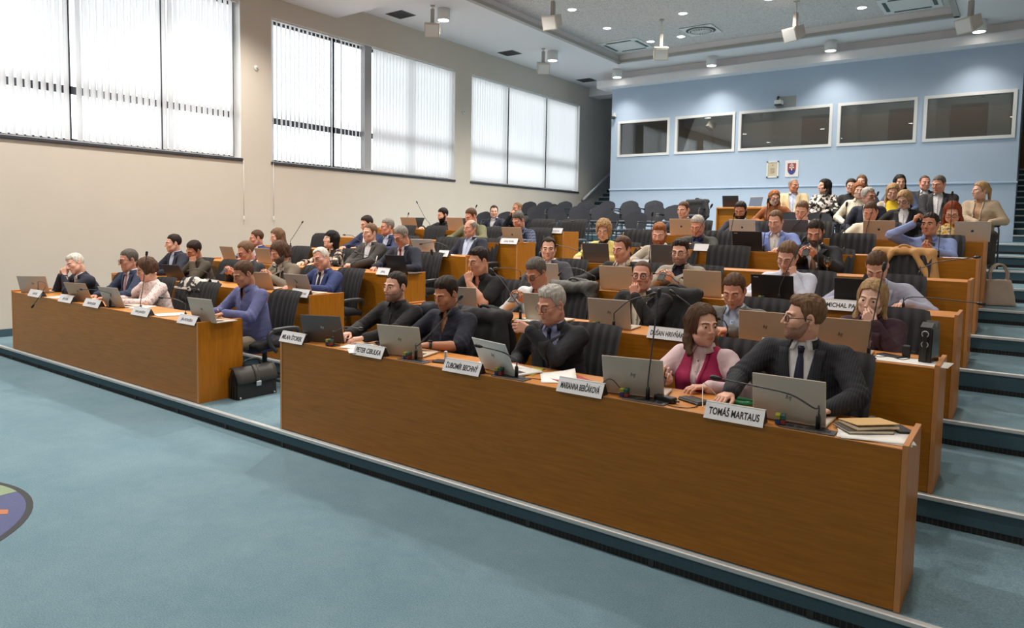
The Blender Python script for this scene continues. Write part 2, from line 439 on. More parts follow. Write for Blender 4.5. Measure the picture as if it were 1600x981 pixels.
def f_beard(p, style):
    q = mirror(p); y, z = p[:, 1], p[:, 2]; x = q[:, 0]
    t = {'full': .0075, 'stubble': .0014, 'short': .0028, 'goatee': .006, 'moustache': .005}[style]+(.0011 if style in ('full', 'moustache', 'goatee') else .0002)*np.sin(p[:, 0]*400+z*300)
    d = f_head(p)-t
    reg = smax(z-np.interp(-y, [-.02, .02, .05, .075, .09], [.005, -.02, -.045, -.047, -.047]), (y-.012), .006)
    reg = smax(smax(reg, -z-.122, .004), y-np.interp(z, [-.11, -.05, .0], [-.03, .0, .012]), .006)
    mouth = smax(np.sqrt((x/.0215)**2+((z+.066)/.0092)**2)*.009-.009, y+.08, .002)
    reg = smax(reg, -mouth, .003)
    if style == 'goatee': reg = smax(reg, x-.028, .004)
    if style == 'moustache': reg = smax(smax(reg, x-.028, .004), -z-.057, .003)
    return smax(d, reg, .003)
BEARDS = {}
def beard_mesh(style, h):
    if (style, h) not in BEARDS: BEARDS[(style, h)] = net(lambda p: f_beard(p, style), (-.09, -.13, -.13), (.09, .03, .02), h)
    return BEARDS[(style, h)]

# ------------------------------------------------------------------ right hand, wrist at the origin, fingers to -Y, palm to -Z, thumb to +X
HPOSE = {'flat': ((8, 12, 8), .0), 'relax': ((24, 30, 18), .0), 'type': ((32, 38, 22), .1), 'fist': ((72, 92, 55), .7), 'grip': ((45, 58, 35), .5), 'chin': ((58, 78, 40), .5), 'point': ((60, 85, 45), .5), 'clasp': ((50, 48, 25), .4)}
HANDS = {}
def hand_template(pose, h):
    key = (pose, h)
    if key in HANDS: return HANDS[key]
    (c1, c2, c3), th = HPOSE[pose]; prims = []
    fing = [(.0295, (.042, .026, .021), .0088), (.0098, (.047, .030, .022), .0091), (-.0098, (.043, .028, .021), .0086), (-.0282, (.034, .021, .018), .0076)]
    for i, (x, ls, r) in enumerate(fing):
        k = (.92, 1.0, 1.06, 1.14)[i]; a = 0.0; p = np.array((x, -.092+(.006 if i in (0, 2) else 0)+(.014 if i == 3 else 0), 0.0)); sp = (.06, .015, -.03, -.09)[i]
        cs = (c1*k, c2*k, c3*k)
        if pose == 'point' and i == 0: cs = (12, 18, 12)
        for l, c in zip(ls, cs):
            a += rad(c); q = p+l*np.array((sp*math.cos(a), -math.cos(a), -math.sin(a))); prims.append((p, q, r, r*.92)); p = q; r *= .92
    m0, m1, m2 = np.array((.02, -.022, -.006)), np.array((.046-.012*th, -.055, -.016-.014*th)), np.array((.056-.03*th, -.084, -.022-.02*th))
    m3 = m2+np.array((.004-.018*th, -.024, -.004-.004*th))
    def f(p):
        d = None
        for x, ls, r in fing:
            c = cap(p, (x*.55, -.012, 0), (x, -.09+(.012 if x < -.02 else 0), 0.0), .0125, .0105); d = c if d is None else smin(d, c, .012)
        d = smin(d, cap(p, m0, m1, .0155, .0115), .014)
        w = p.copy(); w[:, 2] *= 1.35; d = smin(d, cap(w, (0, .05, 0), (0, -.008, 0), .027, .0265), .018)
        for a, b, r1, r2 in prims: d = smin(d, cap(p, a, b, r1, r2), .0045)
        d = smin(d, smin(cap(p, m1, m2, .0112, .0098), cap(p, m2, m3, .0098, .008), .004), .006)
        return d
    V, Q = net(f, (-.065, -.21, -.13), (.085, .056, .03), h)
    V[:, 1] = np.minimum(V[:, 1], .05)
    HANDS[key] = (V, Q); return HANDS[key]

# ------------------------------------------------------------------ one person
def rotm(yaw, pitch, roll):
    """head pose: yaw>0 turns to the person's own left (+X), pitch>0 looks down, roll>0 tilts to own left"""
    return np.array(Matrix.Rotation(yaw, 3, 'Z') @ Matrix.Rotation(pitch, 3, 'X') @ Matrix.Rotation(roll, 3, 'Y'))
def unit(v): v = np.asarray(v, float); return v/(np.linalg.norm(v)+1e-12)
def ik(J, Wt, l1, l2, pole):
    d = Wt-J; D = np.linalg.norm(d)
    if D > (l1+l2)*.985: Wt = J+d/D*(l1+l2)*.985; d = Wt-J; D = np.linalg.norm(d)
    D = max(D, abs(l1-l2)+.03, .1); a = (l1*l1-l2*l2+D*D)/(2*D); hgt = math.sqrt(max(l1*l1-a*a, 0)); n = unit(d)
    pl = np.asarray(pole, float); pl = unit(pl-n*(pl@n)); return J+n*a+pl*hgt, Wt
def bool_union(base, others):
    tmp = []
    a = bpy.data.objects.new('u', base); C.objects.link(a); tmp.append(a)
    for me in others:
        b = bpy.data.objects.new('u', me); C.objects.link(b); b.hide_render = True; tmp.append(b)
        md = a.modifiers.new('b', 'BOOLEAN'); md.operation = 'UNION'; md.object = b; md.solver = 'MANIFOLD'
    dg = bpy.context.evaluated_depsgraph_get(); dg.update()
    r = bpy.data.meshes.new_from_object(a.evaluated_get(dg)); ok = len(r.polygons) > .6*sum(len(m.polygons) for m in [base]+others)
    for o in tmp: bpy.data.objects.remove(o)
    return r if ok else None
U_T = [-.2, 0, .25, .5, .75, .9, 1.0, 1.1]
A_T = [.17, .18, .165, .17, .18, .168, .11, .05]
B_T = [.12, .13, .122, .118, .112, .09, .065, .04]
def f_torso(p, B, g):
    """tapered trunk in the spine frame B; g = how far the cloth stands off"""
    q = p-B['P0']; u = q@B['z']/B['L']; x = q@B['x']; w = q@B['y']        # w<0 is the front
    a = np.interp(u, U_T, A_T)*B['wd']+g; b = np.interp(u, U_T, B_T)*B['dp']+g
    be = B['belly']*np.exp(-((u-.28)/.26)**2); bu = B['bust']*np.exp(-((u-.68)/.13)**2)*(1-.35*np.exp(-(x/.03)**2))
    bb = np.where(w < 0, b+be+bu, b); a = a+be*.55
    d = (np.sqrt((x/a)**2+(w/bb)**2+1e-9)-1)*np.minimum(a, bb)*.92
    d = smax(d, (u-1.0)*B['L']-g*.5, .035)
    return smax(d, (-u-.16)*B['L'], .05)
def f_cloth(p, B, g, sleeve=1.0, arms=True, neckr=.0, amp=.0, seed=0):
    d = f_torso(p, B, g)
    for s_ in (-1, 1): d = smin(d, cap(p, B['S']+B['z']*.008, B['S']+B['x']*s_*B['sw']*.92-B['z']*.03, .062+g, .054+g), .04)
    d = smin(d, cap(p, B['S']-B['z']*.01, B['N']+B['z']*.03, .088+g, .06+g+neckr), .05)
    if arms:
        for s in (0, 1):
            J, E, Wr = B['arm'][s]; fl = B['fl']
            if sleeve < .55: E2 = J+(E-J)*(sleeve/.55); d = smin(d, cap(p, J, E2, .063*fl+g, .056*fl+g*1.6), .04); continue
            d = smin(d, cap(p, J, E, .061*fl+g, .047*fl+g), .04)
            t = min(1.0, (sleeve-.55)/.45)
            d = smin(d, cap(p, E, E+(Wr-E)*t*.97, .047*fl+g, (.036+.006*(1-t))*fl+g*.8), .022)
    if amp:
        d = d+amp*.9*wob(p, 24, seed)*(.6+.4*np.sin(p[:, 2]*30+seed))+amp*.5*wob(p*np.array((.8, .9, 1.7), np.float32), 48, seed+1)
        for J, E, Wr in B['arm'] if arms else ():
            e = L(p-E); d = d+amp*1.1*np.exp(-(e/.09)**2)*np.sin(((p-E)@unit(Wr-J))*120)
    return d
def body_frame(P):
    """joints of a seated figure in its own frame (faces -Y, seat at the origin's z=0 floor)"""
    Hc = np.array(P['head'], float); hs = P.get('hs', 1.12); y, pi, ro = [rad(a) for a in P.get('look', (0, 0, 0))]
    Rh = rotm(y, pi, ro); ty = rad(P.get('turn', 0)); Rt = np.array(Matrix.Rotation(ty, 3, 'Z'))
    N = Hc+Rt@(np.array((0, .03+.055*math.sin(pi), -.152))*hs)+np.array((-.05*math.sin(ro), 0, 0))
    P0 = np.array(P.get('hip', (0, 0, .50)), float); S = N+Rt@np.array((0, .018, -.034))
    z = unit(S-P0); x = Rt@np.array((1., 0, 0))
    if 'shrug' in P: x = unit(x+np.array((0, 0, P['shrug'])))
    x = unit(x-z*(x@z)); yv = np.cross(z, x)
    B = dict(Hc=Hc, hs=hs, Rh=Rh, Rt=Rt, N=N, P0=P0, S=S, x=x, y=yv, z=z, L=np.linalg.norm(S-P0), wd=P.get('wd', 1.0)*1.13, dp=P.get('dp', 1.0)*1.2, belly=P.get('belly', .01), bust=P.get('bust', 0.0), sw=.188*P.get('wd', 1.0)*(0.88 if P.get('fem') else 1.0), fl=P.get('fl', 1.0)*1.08)
    B['arm'] = []
    for s, key in ((-1, 'rh'), (1, 'lh')):                      # right arm first
        J = S+x*s*(B['sw']+.012)+z*(-.028); h = P.get(key)
        Wt = np.array(h[0], float); pole = h[3] if len(h) > 3 else (s*.8, .35, -1.0)
        E, Wt = ik(J, Wt, .30, .275, pole); B['arm'].append((J, E, Wt))
    return B
def to_head(V, w, B):
    Vh = B['Hc']+(V*B['hs'])@B['Rh'].T
    if w is None: return Vh
    Vn = B['N']+((V-np.array((0, .035, -.150)))*B['hs'])@B['Rt'].T
    return Vh*w[:, None]+Vn*(1-w[:, None])
def hand_xf(h, Wt, E, left):
    """wrist, direction the fingers point and palm normal"""
    f = unit(h[1]) if h[1] is not None else unit(Wt-E); pn = np.asarray(h[2], float); pn = unit(pn-f*(pn@f))
    yy = -f; zz = -pn; xx = np.cross(yy, zz); return np.stack([xx, yy, zz], 1)
def skin_mats(tone, brow, lipc=None):
    key = (tone, brow, lipc)
    if key not in SKINS:
        t = TONES[tone]
        lc = tuple(a*b for a, b in zip(t, (.82, .55, .52))) if lipc is None else lipc
        s = mat('skin', t, .48, noise=.05, scale=40, spec=.35)
        s.node_tree.nodes['Principled BSDF'].inputs['Subsurface Weight'].default_value = 0.0
        SKINS[key] = [s, mat('eyebrow', brow, .7), mat('lips', lc, .45), mat('iris', (.02, .014, .01), .15), mat('sclera', (.55, .52, .48), .3)]
    return SKINS[key]
SKINS = {}
TONES = {'fair': srgb(222, 172, 150)[:3], 'mid': srgb(208, 152, 126)[:3], 'tan': srgb(188, 132, 104)[:3], 'ruddy': srgb(208, 150, 128)[:3], 'pale': srgb(230, 188, 168)[:3]}
HAIRC = {'black': srgb(26, 23, 22)[:3], 'dark': srgb(44, 34, 29)[:3], 'brown': srgb(84, 60, 45)[:3], 'light': srgb(112, 86, 64)[:3], 'blond': srgb(168, 136, 98)[:3], 'ginger': srgb(150, 92, 52)[:3], 'red': srgb(132, 62, 34)[:3], 'grey': srgb(128, 122, 115)[:3], 'silver': srgb(172, 168, 160)[:3], 'salt': srgb(92, 86, 80)[:3], 'white': srgb(205, 200, 190)[:3]}
HMATS = {}
def hair_mat(c):
    if c not in HMATS:
        k = HAIRC[c]
        HMATS[c] = ramp_mat('hair', 'ShaderNodeTexNoise', [(.3, tuple(a*.6 for a in k)), (.7, tuple(min(1, a*1.35) for a in k))], rough=.62, mapping=(90, 90, 14), scale=1.0, detail=3.0, bump=.35, spec=.2)
    return HMATS[c]
def stubble_mat(P, b):
    k = (P.get('tone', 'mid'), P.get('beardc', P.get('hairc', 'brown')), b); m_ = .3 if b == 'short' else .62
    if k not in HMATS: HMATS[k] = mat('stubble', tuple(a*m_+c*(1-m_) for a, c in zip(TONES[k[0]], HAIRC[k[1]])), .7, noise=.35, scale=260)
    return HMATS[k]
def project_front(B, f, u, x, off):
    """points on the front of the cloth f at spine height u, lateral x"""
    u = np.asarray(u, float); x = np.asarray(x, float)
    P = B['P0']+u[:, None]*B['L']*B['z']+x[:, None]*B['x']; w = np.full(len(u), -.42)
    for _ in range(26):
        d = f((P+w[:, None]*B['y']).astype(np.float32)); w = np.minimum(w+np.clip(d-off, -.02, .08)*.9, .02)
    return P+w[:, None]*B['y']
def strip(B, f, us, xl, xr, off, th, mb, n=3, lift=0.0, mi=0):
    us = np.asarray(us, float); k = len(us); cols = []
    for j in range(n):
        t = j/(n-1); cols.append(project_front(B, f, us, np.asarray(xl)*(1-t)+np.asarray(xr)*t, off+lift*(t if lift > 0 else 0)))
    mb.grid(np.stack(cols, 1), mi, True, th)
def ring_collar(B, r, h, drop, gap, th, mb, tip=.035, spread=.03, mi=0, n=22, back=.0):
    """turned-down collar round the neck, open at the throat by gap (radians)"""
    ph = np.linspace(gap, 2*PI-gap, n); fr = np.abs(np.cos(ph/2))**3
    c = B['N']+B['z']*.012; X, Y, Z = B['x'], B['y'], B['z']; G = []
    t = fr
    for k, (rr, hh) in enumerate(((r, h), (r+.012, h+.002), (r+.024+.008*t, drop-tip*t), )):
        sp = spread*t*(k == 2)*np.sign(np.sin(ph))
        G.append(c+((rr*np.sin(ph)+sp)[:, None])*X+(-(rr*1.02)*np.cos(ph)-(.012*t if k == 2 else 0))[:, None]*Y+(hh-.012*np.clip(np.cos(ph), 0, 1)-.0*t+back*np.clip(-np.cos(ph), 0, 1))[:, None]*Z)
    mb.grid(np.stack(G, 0), mi, True, th)
LEGS = {}
def leg_mesh(kind):
    """seated trouser legs / a shoe, shared by everybody who hides them"""
    if kind in LEGS: return LEGS[kind]
    if kind == 'trousers':
        def f(p):
            q = mirror(p); d = cap(q, (.09, .0, .52), (.115, -.40, .535), .088, .066); d = smin(d, cap(q, (.115, -.40, .53), (.12, -.36, .1), .064, .05), .03)
            return smin(d, ell(p, (0, .02, .53), (.18, .13, .1)), .04)+.003*wob(p, 30)
        V, Q = net(f, (-.24, -.5, .02), (.24, .2, .7), .018)
    else:
        def f(p):
            d = smin(ell(p, (0, -.06, .05), (.046, .13, .045)), cap(p, (0, .03, .05), (0, .03, .1), .042, .045), .03)
            return smax(d, -p[:, 2]+.004, .006)
        V, Q = net(f, (-.07, -.22, -.02), (.07, .12, .16), .012)
    LEGS[kind] = np_mesh(kind, V, Q); return LEGS[kind]
def solid(name, V, Q, parent, mats, mi=None): return obj(name, np_mesh(name, V, Q, mi), parent, mats)
def add_glasses(root, B, kind, m):
    g = MB(); rim = .0024 if kind != 'thin' else .0012
    for s in (-1, 1):
        a = np.linspace(0, 2*PI, 15)[:-1]; w, hgt = (.0245, .0185) if kind != 'round' else (.0225, .0215)
        ex = 2.6 if kind != 'round' else 2.0
        cx = np.sign(np.cos(a))*np.abs(np.cos(a))**(2/ex)*w; cz = np.sign(np.sin(a))*np.abs(np.sin(a))**(2/ex)*hgt
        P = np.stack([s*.0325+cx, -.104+np.abs(s*.0325+cx)*.12, cz-.001], 1); g.tube(P, rim, 6, closed=True)
        g.tube([(s*.057, -.0965, .004), (s*.074, -.08, .006), (s*.0815, -.01, .006), (s*.083, .018, .0), (s*.081, .036, -.014)], rim, 6)
    g.tube([(-.009, -.1045, .004), (0, -.107, .006), (.009, -.1045, .004)], rim, 6)
    for i in range(len(g.v)):
        V = g.v[i]
        if kind == 'onhead': V = V@np.array(Matrix.Rotation(-rad(62), 3, 'X')).T+np.array((0, .01, .055))
        g.v[i] = to_head(V, None, B)
    g.build('glasses', m, root, fix=False)

def person(P, name='person'):
    """P: dict describing one seated figure; origin on the platform under the seat"""
    px = P.get('px', 110); hh = .0032 if px > 160 else (.0042 if px > 115 else .0056)
    hc = .008 if px > 160 else (.0105 if px > 115 else .014)
    B = body_frame(P); seed = P.get('seed', 0); top = P['top']; kind = P.get('kind', 'm')
    skin = skin_mats(P.get('tone', 'mid'), HAIRC[P.get('brow', P.get('hairc', 'brown') if P.get('hairc') not in ('white', 'silver', 'grey', 'blond') else 'light')])
    sl = {'short': .38, 'elbow': .52, 'none': 0}.get(P.get('sleeve'), 1.0)
    # body: trunk and arms under the clothes, head and hands, one skin
    pts = [B['P0'], B['S'], B['N'], B['Hc']]+[j for a in B['arm'] for j in a]; lo = np.min(pts, 0)-.24; hi = np.max(pts, 0)+.24
    lo[2] = max(lo[2], .34); hi[2] = B['N'][2]+.12
    for a in B['arm']: hi[2] = max(hi[2], a[2][2]+.08, a[1][2]+.1)
    def core(p):
        d = f_torso(p, B, -.016); d = smin(d, cap(p, B['S']-B['x']*B['sw']*.7-B['z']*.02, B['S']+B['x']*B['sw']*.7-B['z']*.02, .04), .05)
        for J, E, Wr in B['arm']:
            fl = B['fl']
            d = smin(d, cap(p, J, E, .048*fl, .038*fl), .03)
            m = E+(Wr-E)*.3; d = smin(d, smin(cap(p, E, m, .037*fl, .041*fl), cap(p, m, Wr, .041*fl, .0265), .01), .012)
        return d
    V, Q = net(core, lo, hi, .0115 if px > 115 else .015)
    me = np_mesh('person', V, Q, np.zeros(len(Q), int)); meshes = [me]
    V, Q, mi, w, eyes = head_template(kind, hh)
    meshes.append(np_mesh('h', to_head(V, w, B), Q, mi))
    for s, key in ((0, 'rh'), (1, 'lh')):
        h = P[key]; J, E, Wt = B['arm'][s]; pose = h[4] if len(h) > 4 else 'relax'
        V, Q = hand_template(pose, .0026 if px > 115 else .0042)
        M = hand_xf(h, Wt, E, s); V = V.copy(); Q = Q.copy()
        if s: V[:, 0] *= -1; Q = Q[:, ::-1]
        off = np.array((0, .0, 0)); V = Wt+((V*P.get('hsz', 1.02))@M.T); meshes.append(np_mesh('hand', V, Q, np.zeros(len(Q), int)))
    for m_ in meshes:
        for k in skin: m_.materials.append(k)
    un = bool_union(meshes[0], meshes[1:])
    if un is None:
        FAILED.append(name); vs = []; qs = []; ms = []; n = 0; un = meshes[0]
        b = MB()
        for m_ in meshes: b.add([v.co[:] for v in m_.vertices], [tuple(p.vertices) for p in m_.polygons], 0, True); b.m[-len(m_.polygons):] = [p.material_index for p in m_.polygons]
        un = b.mesh('person'); 
        for k in skin: un.materials.append(k)
    if px > 75:                                                   # eyeballs
        b = MB(); b.add([v.co[:] for v in un.vertices], [tuple(p.vertices) for p in un.polygons], 0, True); b.m = [p.material_index for p in un.polygons]
        for v, q, ms in eyes:
            n0 = len(b.f); b.add(to_head(v, None, B), [t if t[2] != t[3] else t[:3] for t in q], 0, True); b.m[n0:] = ms
        u2 = b.mesh('person')
        for k in skin: u2.materials.append(k)
        bpy.data.meshes.remove(un); un = u2
    un.name = 'person'
    root = obj(name, un); un.polygons.foreach_set('use_smooth', np.ones(len(un.polygons), bool))
    for m_ in meshes[1:]: bpy.data.meshes.remove(m_)
    root.location = P['at']; root.rotation_euler = (0, 0, rad(P.get('face', 0)))
    # hair
    if P.get('hair'):
        V, Q = hair_mesh(P['hair'], .0042 if px > 115 else .006); solid('hair', to_head(V, None, B), Q, root, hair_mat(P.get('hairc', 'brown')))
    if P.get('beard'):
        V, Q = beard_mesh(P['beard'], .0032 if px > 115 else .0045); solid('beard', to_head(V, None, B), Q, root, hair_mat(P.get('beardc', P.get('hairc', 'brown'))) if P['beard'] not in ('stubble', 'short') else stubble_mat(P, P['beard']))
    if P.get('glasses'): add_glasses(root, B, P['glasses'], MT['black_plastic'] if P['glasses'] != 'thin' else MT['dark_metal'])
    # clothes
    def garment(nm, g, m, sleeve=1.0, neckr=0.0, amp=.0, cut=None, hcut=None, arms=True):
        f = lambda p: f_cloth(p, B, g, sleeve, arms, neckr, amp, seed)
        hh_ = hi.copy(); hh_[2] = max(hh_[2], B['N'][2]+.1)
        def ff(p):
            d = f(p); q = p-B['N']
            a_ = q@B['z']; d = smax(d, np.minimum(a_-(.028 if neckr <= 0.004 else .028+neckr), .13-L(q-a_[:, None]*B['z'])), .006)
            return d
        V, Q = net(ff, lo, hh_, hc)
        c = V[Q].mean(1)-B['P0']; u = c@B['z']/B['L']; x = c@B['x']; w_ = c@B['y']
        keep = np.ones(len(Q), bool)
        tor = f_torso((c+B['P0']).astype(np.float32), B, g) < .045
        keep &= ~((u > .96) & (u < 1.25) & (np.hypot(x, w_-((B['N']-B['P0'])@B['y'])) < .05))          # neck hole
        if cut is not None: keep &= ~(cut(u, x, w_) & (tor | (u > .93)) & (w_ > -.19))
        Q = Q[keep]; us = np.unique(Q); rm = np.full(len(V), -1); rm[us] = np.arange(len(us))
        return solid(nm, V[us], rm[Q], root, m), f
    m1 = top['m']; am = top.get('amp', .0048)
    typ = top['t']
    if typ in ('suit', 'cardigan', 'vest'):
        ub = top.get('u', .3); vw = top.get('v', .09 if typ == 'suit' else .074)
        v = lambda u: vw*np.clip((u-ub)/(1.0-ub), 0, 1)**(.8 if typ == 'suit' else .55)+(.012 if typ == 'cardigan' else 0)
        inner = top['s']
        fs_sl = 1.0 if typ == 'vest' else .0
        so, fsh = garment('blouse' if typ == 'vest' else 'shirt', .003, inner, sleeve=1.0, amp=.003 if typ == 'vest' else .0015, arms=(typ == 'vest'), neckr=.004 if top.get('roll') else 0)
        jo, fj = garment({'suit': 'jacket', 'cardigan': 'cardigan', 'vest': 'waistcoat'}[typ], .014 if typ != 'vest' else .011, m1, sleeve=1.0, amp=am if typ != 'vest' else .002, arms=(typ != 'vest'),
                         cut=lambda u, x, w_: ((w_ < .0) & (np.abs(x) < v(u)) & (u > (ub if typ == 'suit' or typ == 'vest' else -.2))) | ((u > .93) & (w_ < .03) & (np.abs(x) < .07)))
        us = np.linspace(ub-.02 if typ != 'cardigan' else -.05, 1.03, 13); e = v(us); mb = MB()
        if typ == 'suit':
            wl = np.interp(us, [ub, ub+.25, .72, .78, .8, 1.0], [.012, .045, .078, .082, .056, .05])*top.get('lap', 1.0)
            for s in (-1, 1): strip(B, fj, us, s*(e-.012), s*(e+wl), .003, .004, mb, 4, .004)
            ring_collar(B, .072, .03, .006, .8, .005, mb, tip=.03, spread=.0)
            for q in (ub-.03, ub-.13): 
                c = project_front(B, fj, [q], [.006], .004)[0]; mb.tube([c+B['y']*.004, c-B['y']*.004], .0075, 8)
        else:
            for s in (-1, 1): strip(B, fj, us, s*(e-.01), s*(e+.012), .002, .004, mb, 3)
        mb.build('lapels' if typ == 'suit' else 'front_band', m1, root)
        if typ != 'vest':
            for J, E, Wt in B['arm'] if top.get('cuff', True) else ():
                d = unit(Wt-E); MB().tube([Wt-d*.05, Wt-d*.01, Wt+d*.006], [.036, .0345, .0335], 12).build('shirt_cuff', inner, root)
        base, fb = so, fsh
    elif typ == 'vneck':
        base, fb = garment('shirt', .008, m1, sleeve=sl, amp=am, cut=lambda u, x, w_: (w_ < 0) & (np.abs(x) < .05*np.clip((u-.74)/.26, 0, 1)) & (u > .74))
        inner = m1
    else:
        cutf = None
        if top.get('open'): cutf = lambda u, x, w_: (w_ < .0) & (np.abs(x) < .042*np.clip((u-top['open'])/(1-top['open']), 0, 1)) & (u > top['open'])
        base, fb = garment(top.get('n', 'shirt'), .008, m1, sleeve=sl, amp=am, cut=cutf, neckr=.006 if typ == 'roll' else 0.0)
        inner = m1
    if typ in ('shirt', 'suit', 'vest') and top.get('collar', True):
        mb = MB(); ring_collar(B, .058, .038, .006, top.get('gap', .32), .003, mb, tip=top.get('tip', .026), spread=top.get('spread', .016)); mb.build('collar', inner, root)
    if typ == 'roll' or top.get('roll'):
        mb = MB(); a = np.linspace(0, 2*PI, 21)[:-1]; c = B['N']
        G = [c+(r*np.cos(a))[:, None]*B['x']+(r*1.03*np.sin(a))[:, None]*B['y']+z_*B['z'] for r, z_ in ((.072, -.005), (.067, .018), (.064, .045), (.058, .05))]
        G = np.stack(G, 0); G = np.concatenate([G, G[:, :1]], 1); mb.grid(G, 0, True, -.004); mb.build('roll_collar', inner, root)
    if typ in ('shirt', 'vest', 'suit') and not top.get('tie'):
        mb = MB(); strip(B, fb, np.linspace(.12, min(.95, top.get('open', .95)), 10), np.full(10, -.014), np.full(10, .014), .0012, .002, mb, 2)
        for q in np.arange(.2, min(.93, top.get('open', .93)), .145):
            c = project_front(B, fb, [q], [0.0], .002)[0]; mb.tube([c+B['y']*.002, c-B['y']*.0022], .0052, 6, mi=1)
        mb.build('placket', [inner, top.get('bt', MT['button'])], root)
    if top.get('tie'):
        mb = MB(); u = np.array([1.05, 1.0, .97, .93, .78, .52, .32, .26]); wv = np.array([.022, .017, .015, .02, .028, .037, .043, .04])
        strip(B, fb, u, -wv, wv, .006, .006, mb, 3); k = project_front(B, fb, [1.035], [0], .008)[0]
        mb.tube([k+B['z']*.018, k, k-B['z']*.022], [.022, .02, .014], 10, flat=.8); mb.build('tie', top['tie'], root)
    if top.get('scarf'):
        mb = MB()
        for s, mm in ((-1, 0), (1, 1)):
            u = np.linspace(1.0, .12, 12); strip(B, fb, u, np.full(12, s*.036), np.full(12, s*.098), .03, .012, mb, 4, mi=mm)
        ring_collar(B, .072, .035, .0, .7, .012, mb, tip=.02, mi=1); mb.build('scarf', top['scarf'], root)
    if P.get('watch') is not None:
        J, E, Wt = B['arm'][P['watch']]; d = unit(Wt-E); mb = MB(); c = Wt-d*.022
        r0 = .031 if sl < 1 or typ == 'shirt' else .036
        mb.tube([c-d*.012, c+d*.012], r0*(1.45 if typ == 'shirt' and sl == 1 else 1.02), 14); n = np.cross(d, B['x']); n = unit(n); n = n if n[2] > 0 else -n
        mb.tube([c+n*.026, c+n*.041], .02, 12); mb.build('wristwatch', MT['black_plastic'], root)
    # legs
    if P.get('legs', True):
        t = obj('trousers', leg_mesh('trousers'), root); 
        if not t.data.materials: t.data.materials.append(None)
        t.material_slots[0].link = 'OBJECT'; t.material_slots[0].material = P.get('leg', MT['trouser_dark'])
        for s in (-1, 1):
            o = obj('shoe', leg_mesh('shoe'), root, loc=(s*.12, -.37, 0)); 
            if not o.data.materials: o.data.materials.append(None)
            o.material_slots[0].link = 'OBJECT'; o.material_slots[0].material = MT['shoe']
    tag(root, P['label'], 'person', P.get('group'))
    return root, B
FAILED = []
# ------------------------------------------------------------------ surface materials
def wood_mat(name, axis, light, dark, rough=.38):
    sc = {'x': (1.1, 14, 15), 'z': (14, 14, 1.1), 'y': (14, 1.1, 15)}[axis]
    m = ramp_mat(name, 'ShaderNodeTexNoise', [(.28, dark), (.5, tuple((a+b)/2 for a, b in zip(light, dark))), (.72, light)], rough=rough, mapping=sc, scale=3.0, detail=6.0, roughness=.62, spec=.4)
    return m
WL, WD = (.45, .170, .011), (.31, .106, .005)
MT['wood_h'] = wood_mat('cherry_veneer', 'x', WL, WD)
MT['wood_v'] = wood_mat('cherry_veneer_upright_lit', 'z', (.55, .20, .010), (.40, .128, .005))  # same veneer as the fronts, light on the end panels put into the colour
MT['wood_top'] = wood_mat('cherry_top', 'x', (.62, .255, .055), (.50, .19, .034), .45)
MT['edge'] = mat('edge_band', (.55, .24, .085), .4)
MT['carpet'] = ramp_mat('teal_carpet', 'ShaderNodeTexNoise', [(.3, (.135, .232, .288)), (.7, (.218, .322, .375))], rough=.95, scale=.5, detail=14.0, roughness=.82, bump=.3, spec=.1)
def speckle(m, sc, amt):
    nt = m.node_tree; p = nt.nodes['Principled BSDF']; src = p.inputs['Base Color'].links[0].from_socket; tc = nt.nodes.new('ShaderNodeTexCoord'); n = nt.nodes.new('ShaderNodeTexNoise'); n.inputs['Scale'].default_value = sc; n.inputs['Detail'].default_value = 2
    h = nt.nodes.new('ShaderNodeMapRange'); h.inputs['From Min'].default_value = .3; h.inputs['From Max'].default_value = .7; h.inputs['To Min'].default_value = 1-amt; h.inputs['To Max'].default_value = 1+amt
    mx = nt.nodes.new('ShaderNodeVectorMath'); mx.operation = 'SCALE'; nt.links.new(tc.outputs['Object'], n.inputs['Vector']); nt.links.new(n.outputs['Fac'], h.inputs['Value']); nt.links.new(src, mx.inputs[0]); nt.links.new(h.outputs['Result'], mx.inputs['Scale']); nt.links.new(mx.outputs[0], p.inputs['Base Color'])
speckle(MT['carpet'], 130.0, .22)
MT['carpet_riser'] = mat('teal_riser_shaded', (.065, .115, .145), .95, noise=.25, scale=120, spec=.1)  # same carpet as the floor, the risers' shade put into a darker colour
MT['nosing'] = mat('aluminium_nosing', (.62, .63, .63), .42, .35)
MT['slot'] = mat('slot', (.012, .013, .014), .8)
MT['wall'] = mat('cream_wall', (.66, .605, .525), .9, noise=.03, scale=2.0)
MT['ceil'] = mat('ceiling_paint', (.84, .82, .83), .9)
MT['acoustic'] = ramp_mat('acoustic_board', 'ShaderNodeTexNoise', [(.38, (.54, .50, .48)), (.55, (.74, .69, .66))], rough=.95, scale=34.0, detail=4.0, bump=.4)
MT['blue'] = mat('blue_wall', (.475, .585, .735), .75, noise=.03, scale=3.0)
MT['white'] = mat('white_paint', (.80, .80, .79), .5)
MT['dark_frame'] = mat('dark_frame', (.045, .05, .065), .5)
MT['grey_frame'] = mat('grey_frame', (.40, .41, .43), .5)
MT['booth'] = mat('booth_wall', (.30, .31, .30), .8)
MT['door'] = mat('booth_door', (.10, .065, .045), .6)
MT['grille_dark'] = mat('grille_dark', (.035, .036, .038), .7)
MT['vent'] = mat('vent_dark', (.10, .10, .105), .7)
MT['grey_plastic'] = mat('grey_plastic', (.42, .40, .37), .5)
MT['white_plastic'] = mat('white_plastic', (.78, .78, .76), .45)
MT['silver'] = mat('silver', (.62, .62, .63), .3, .6)
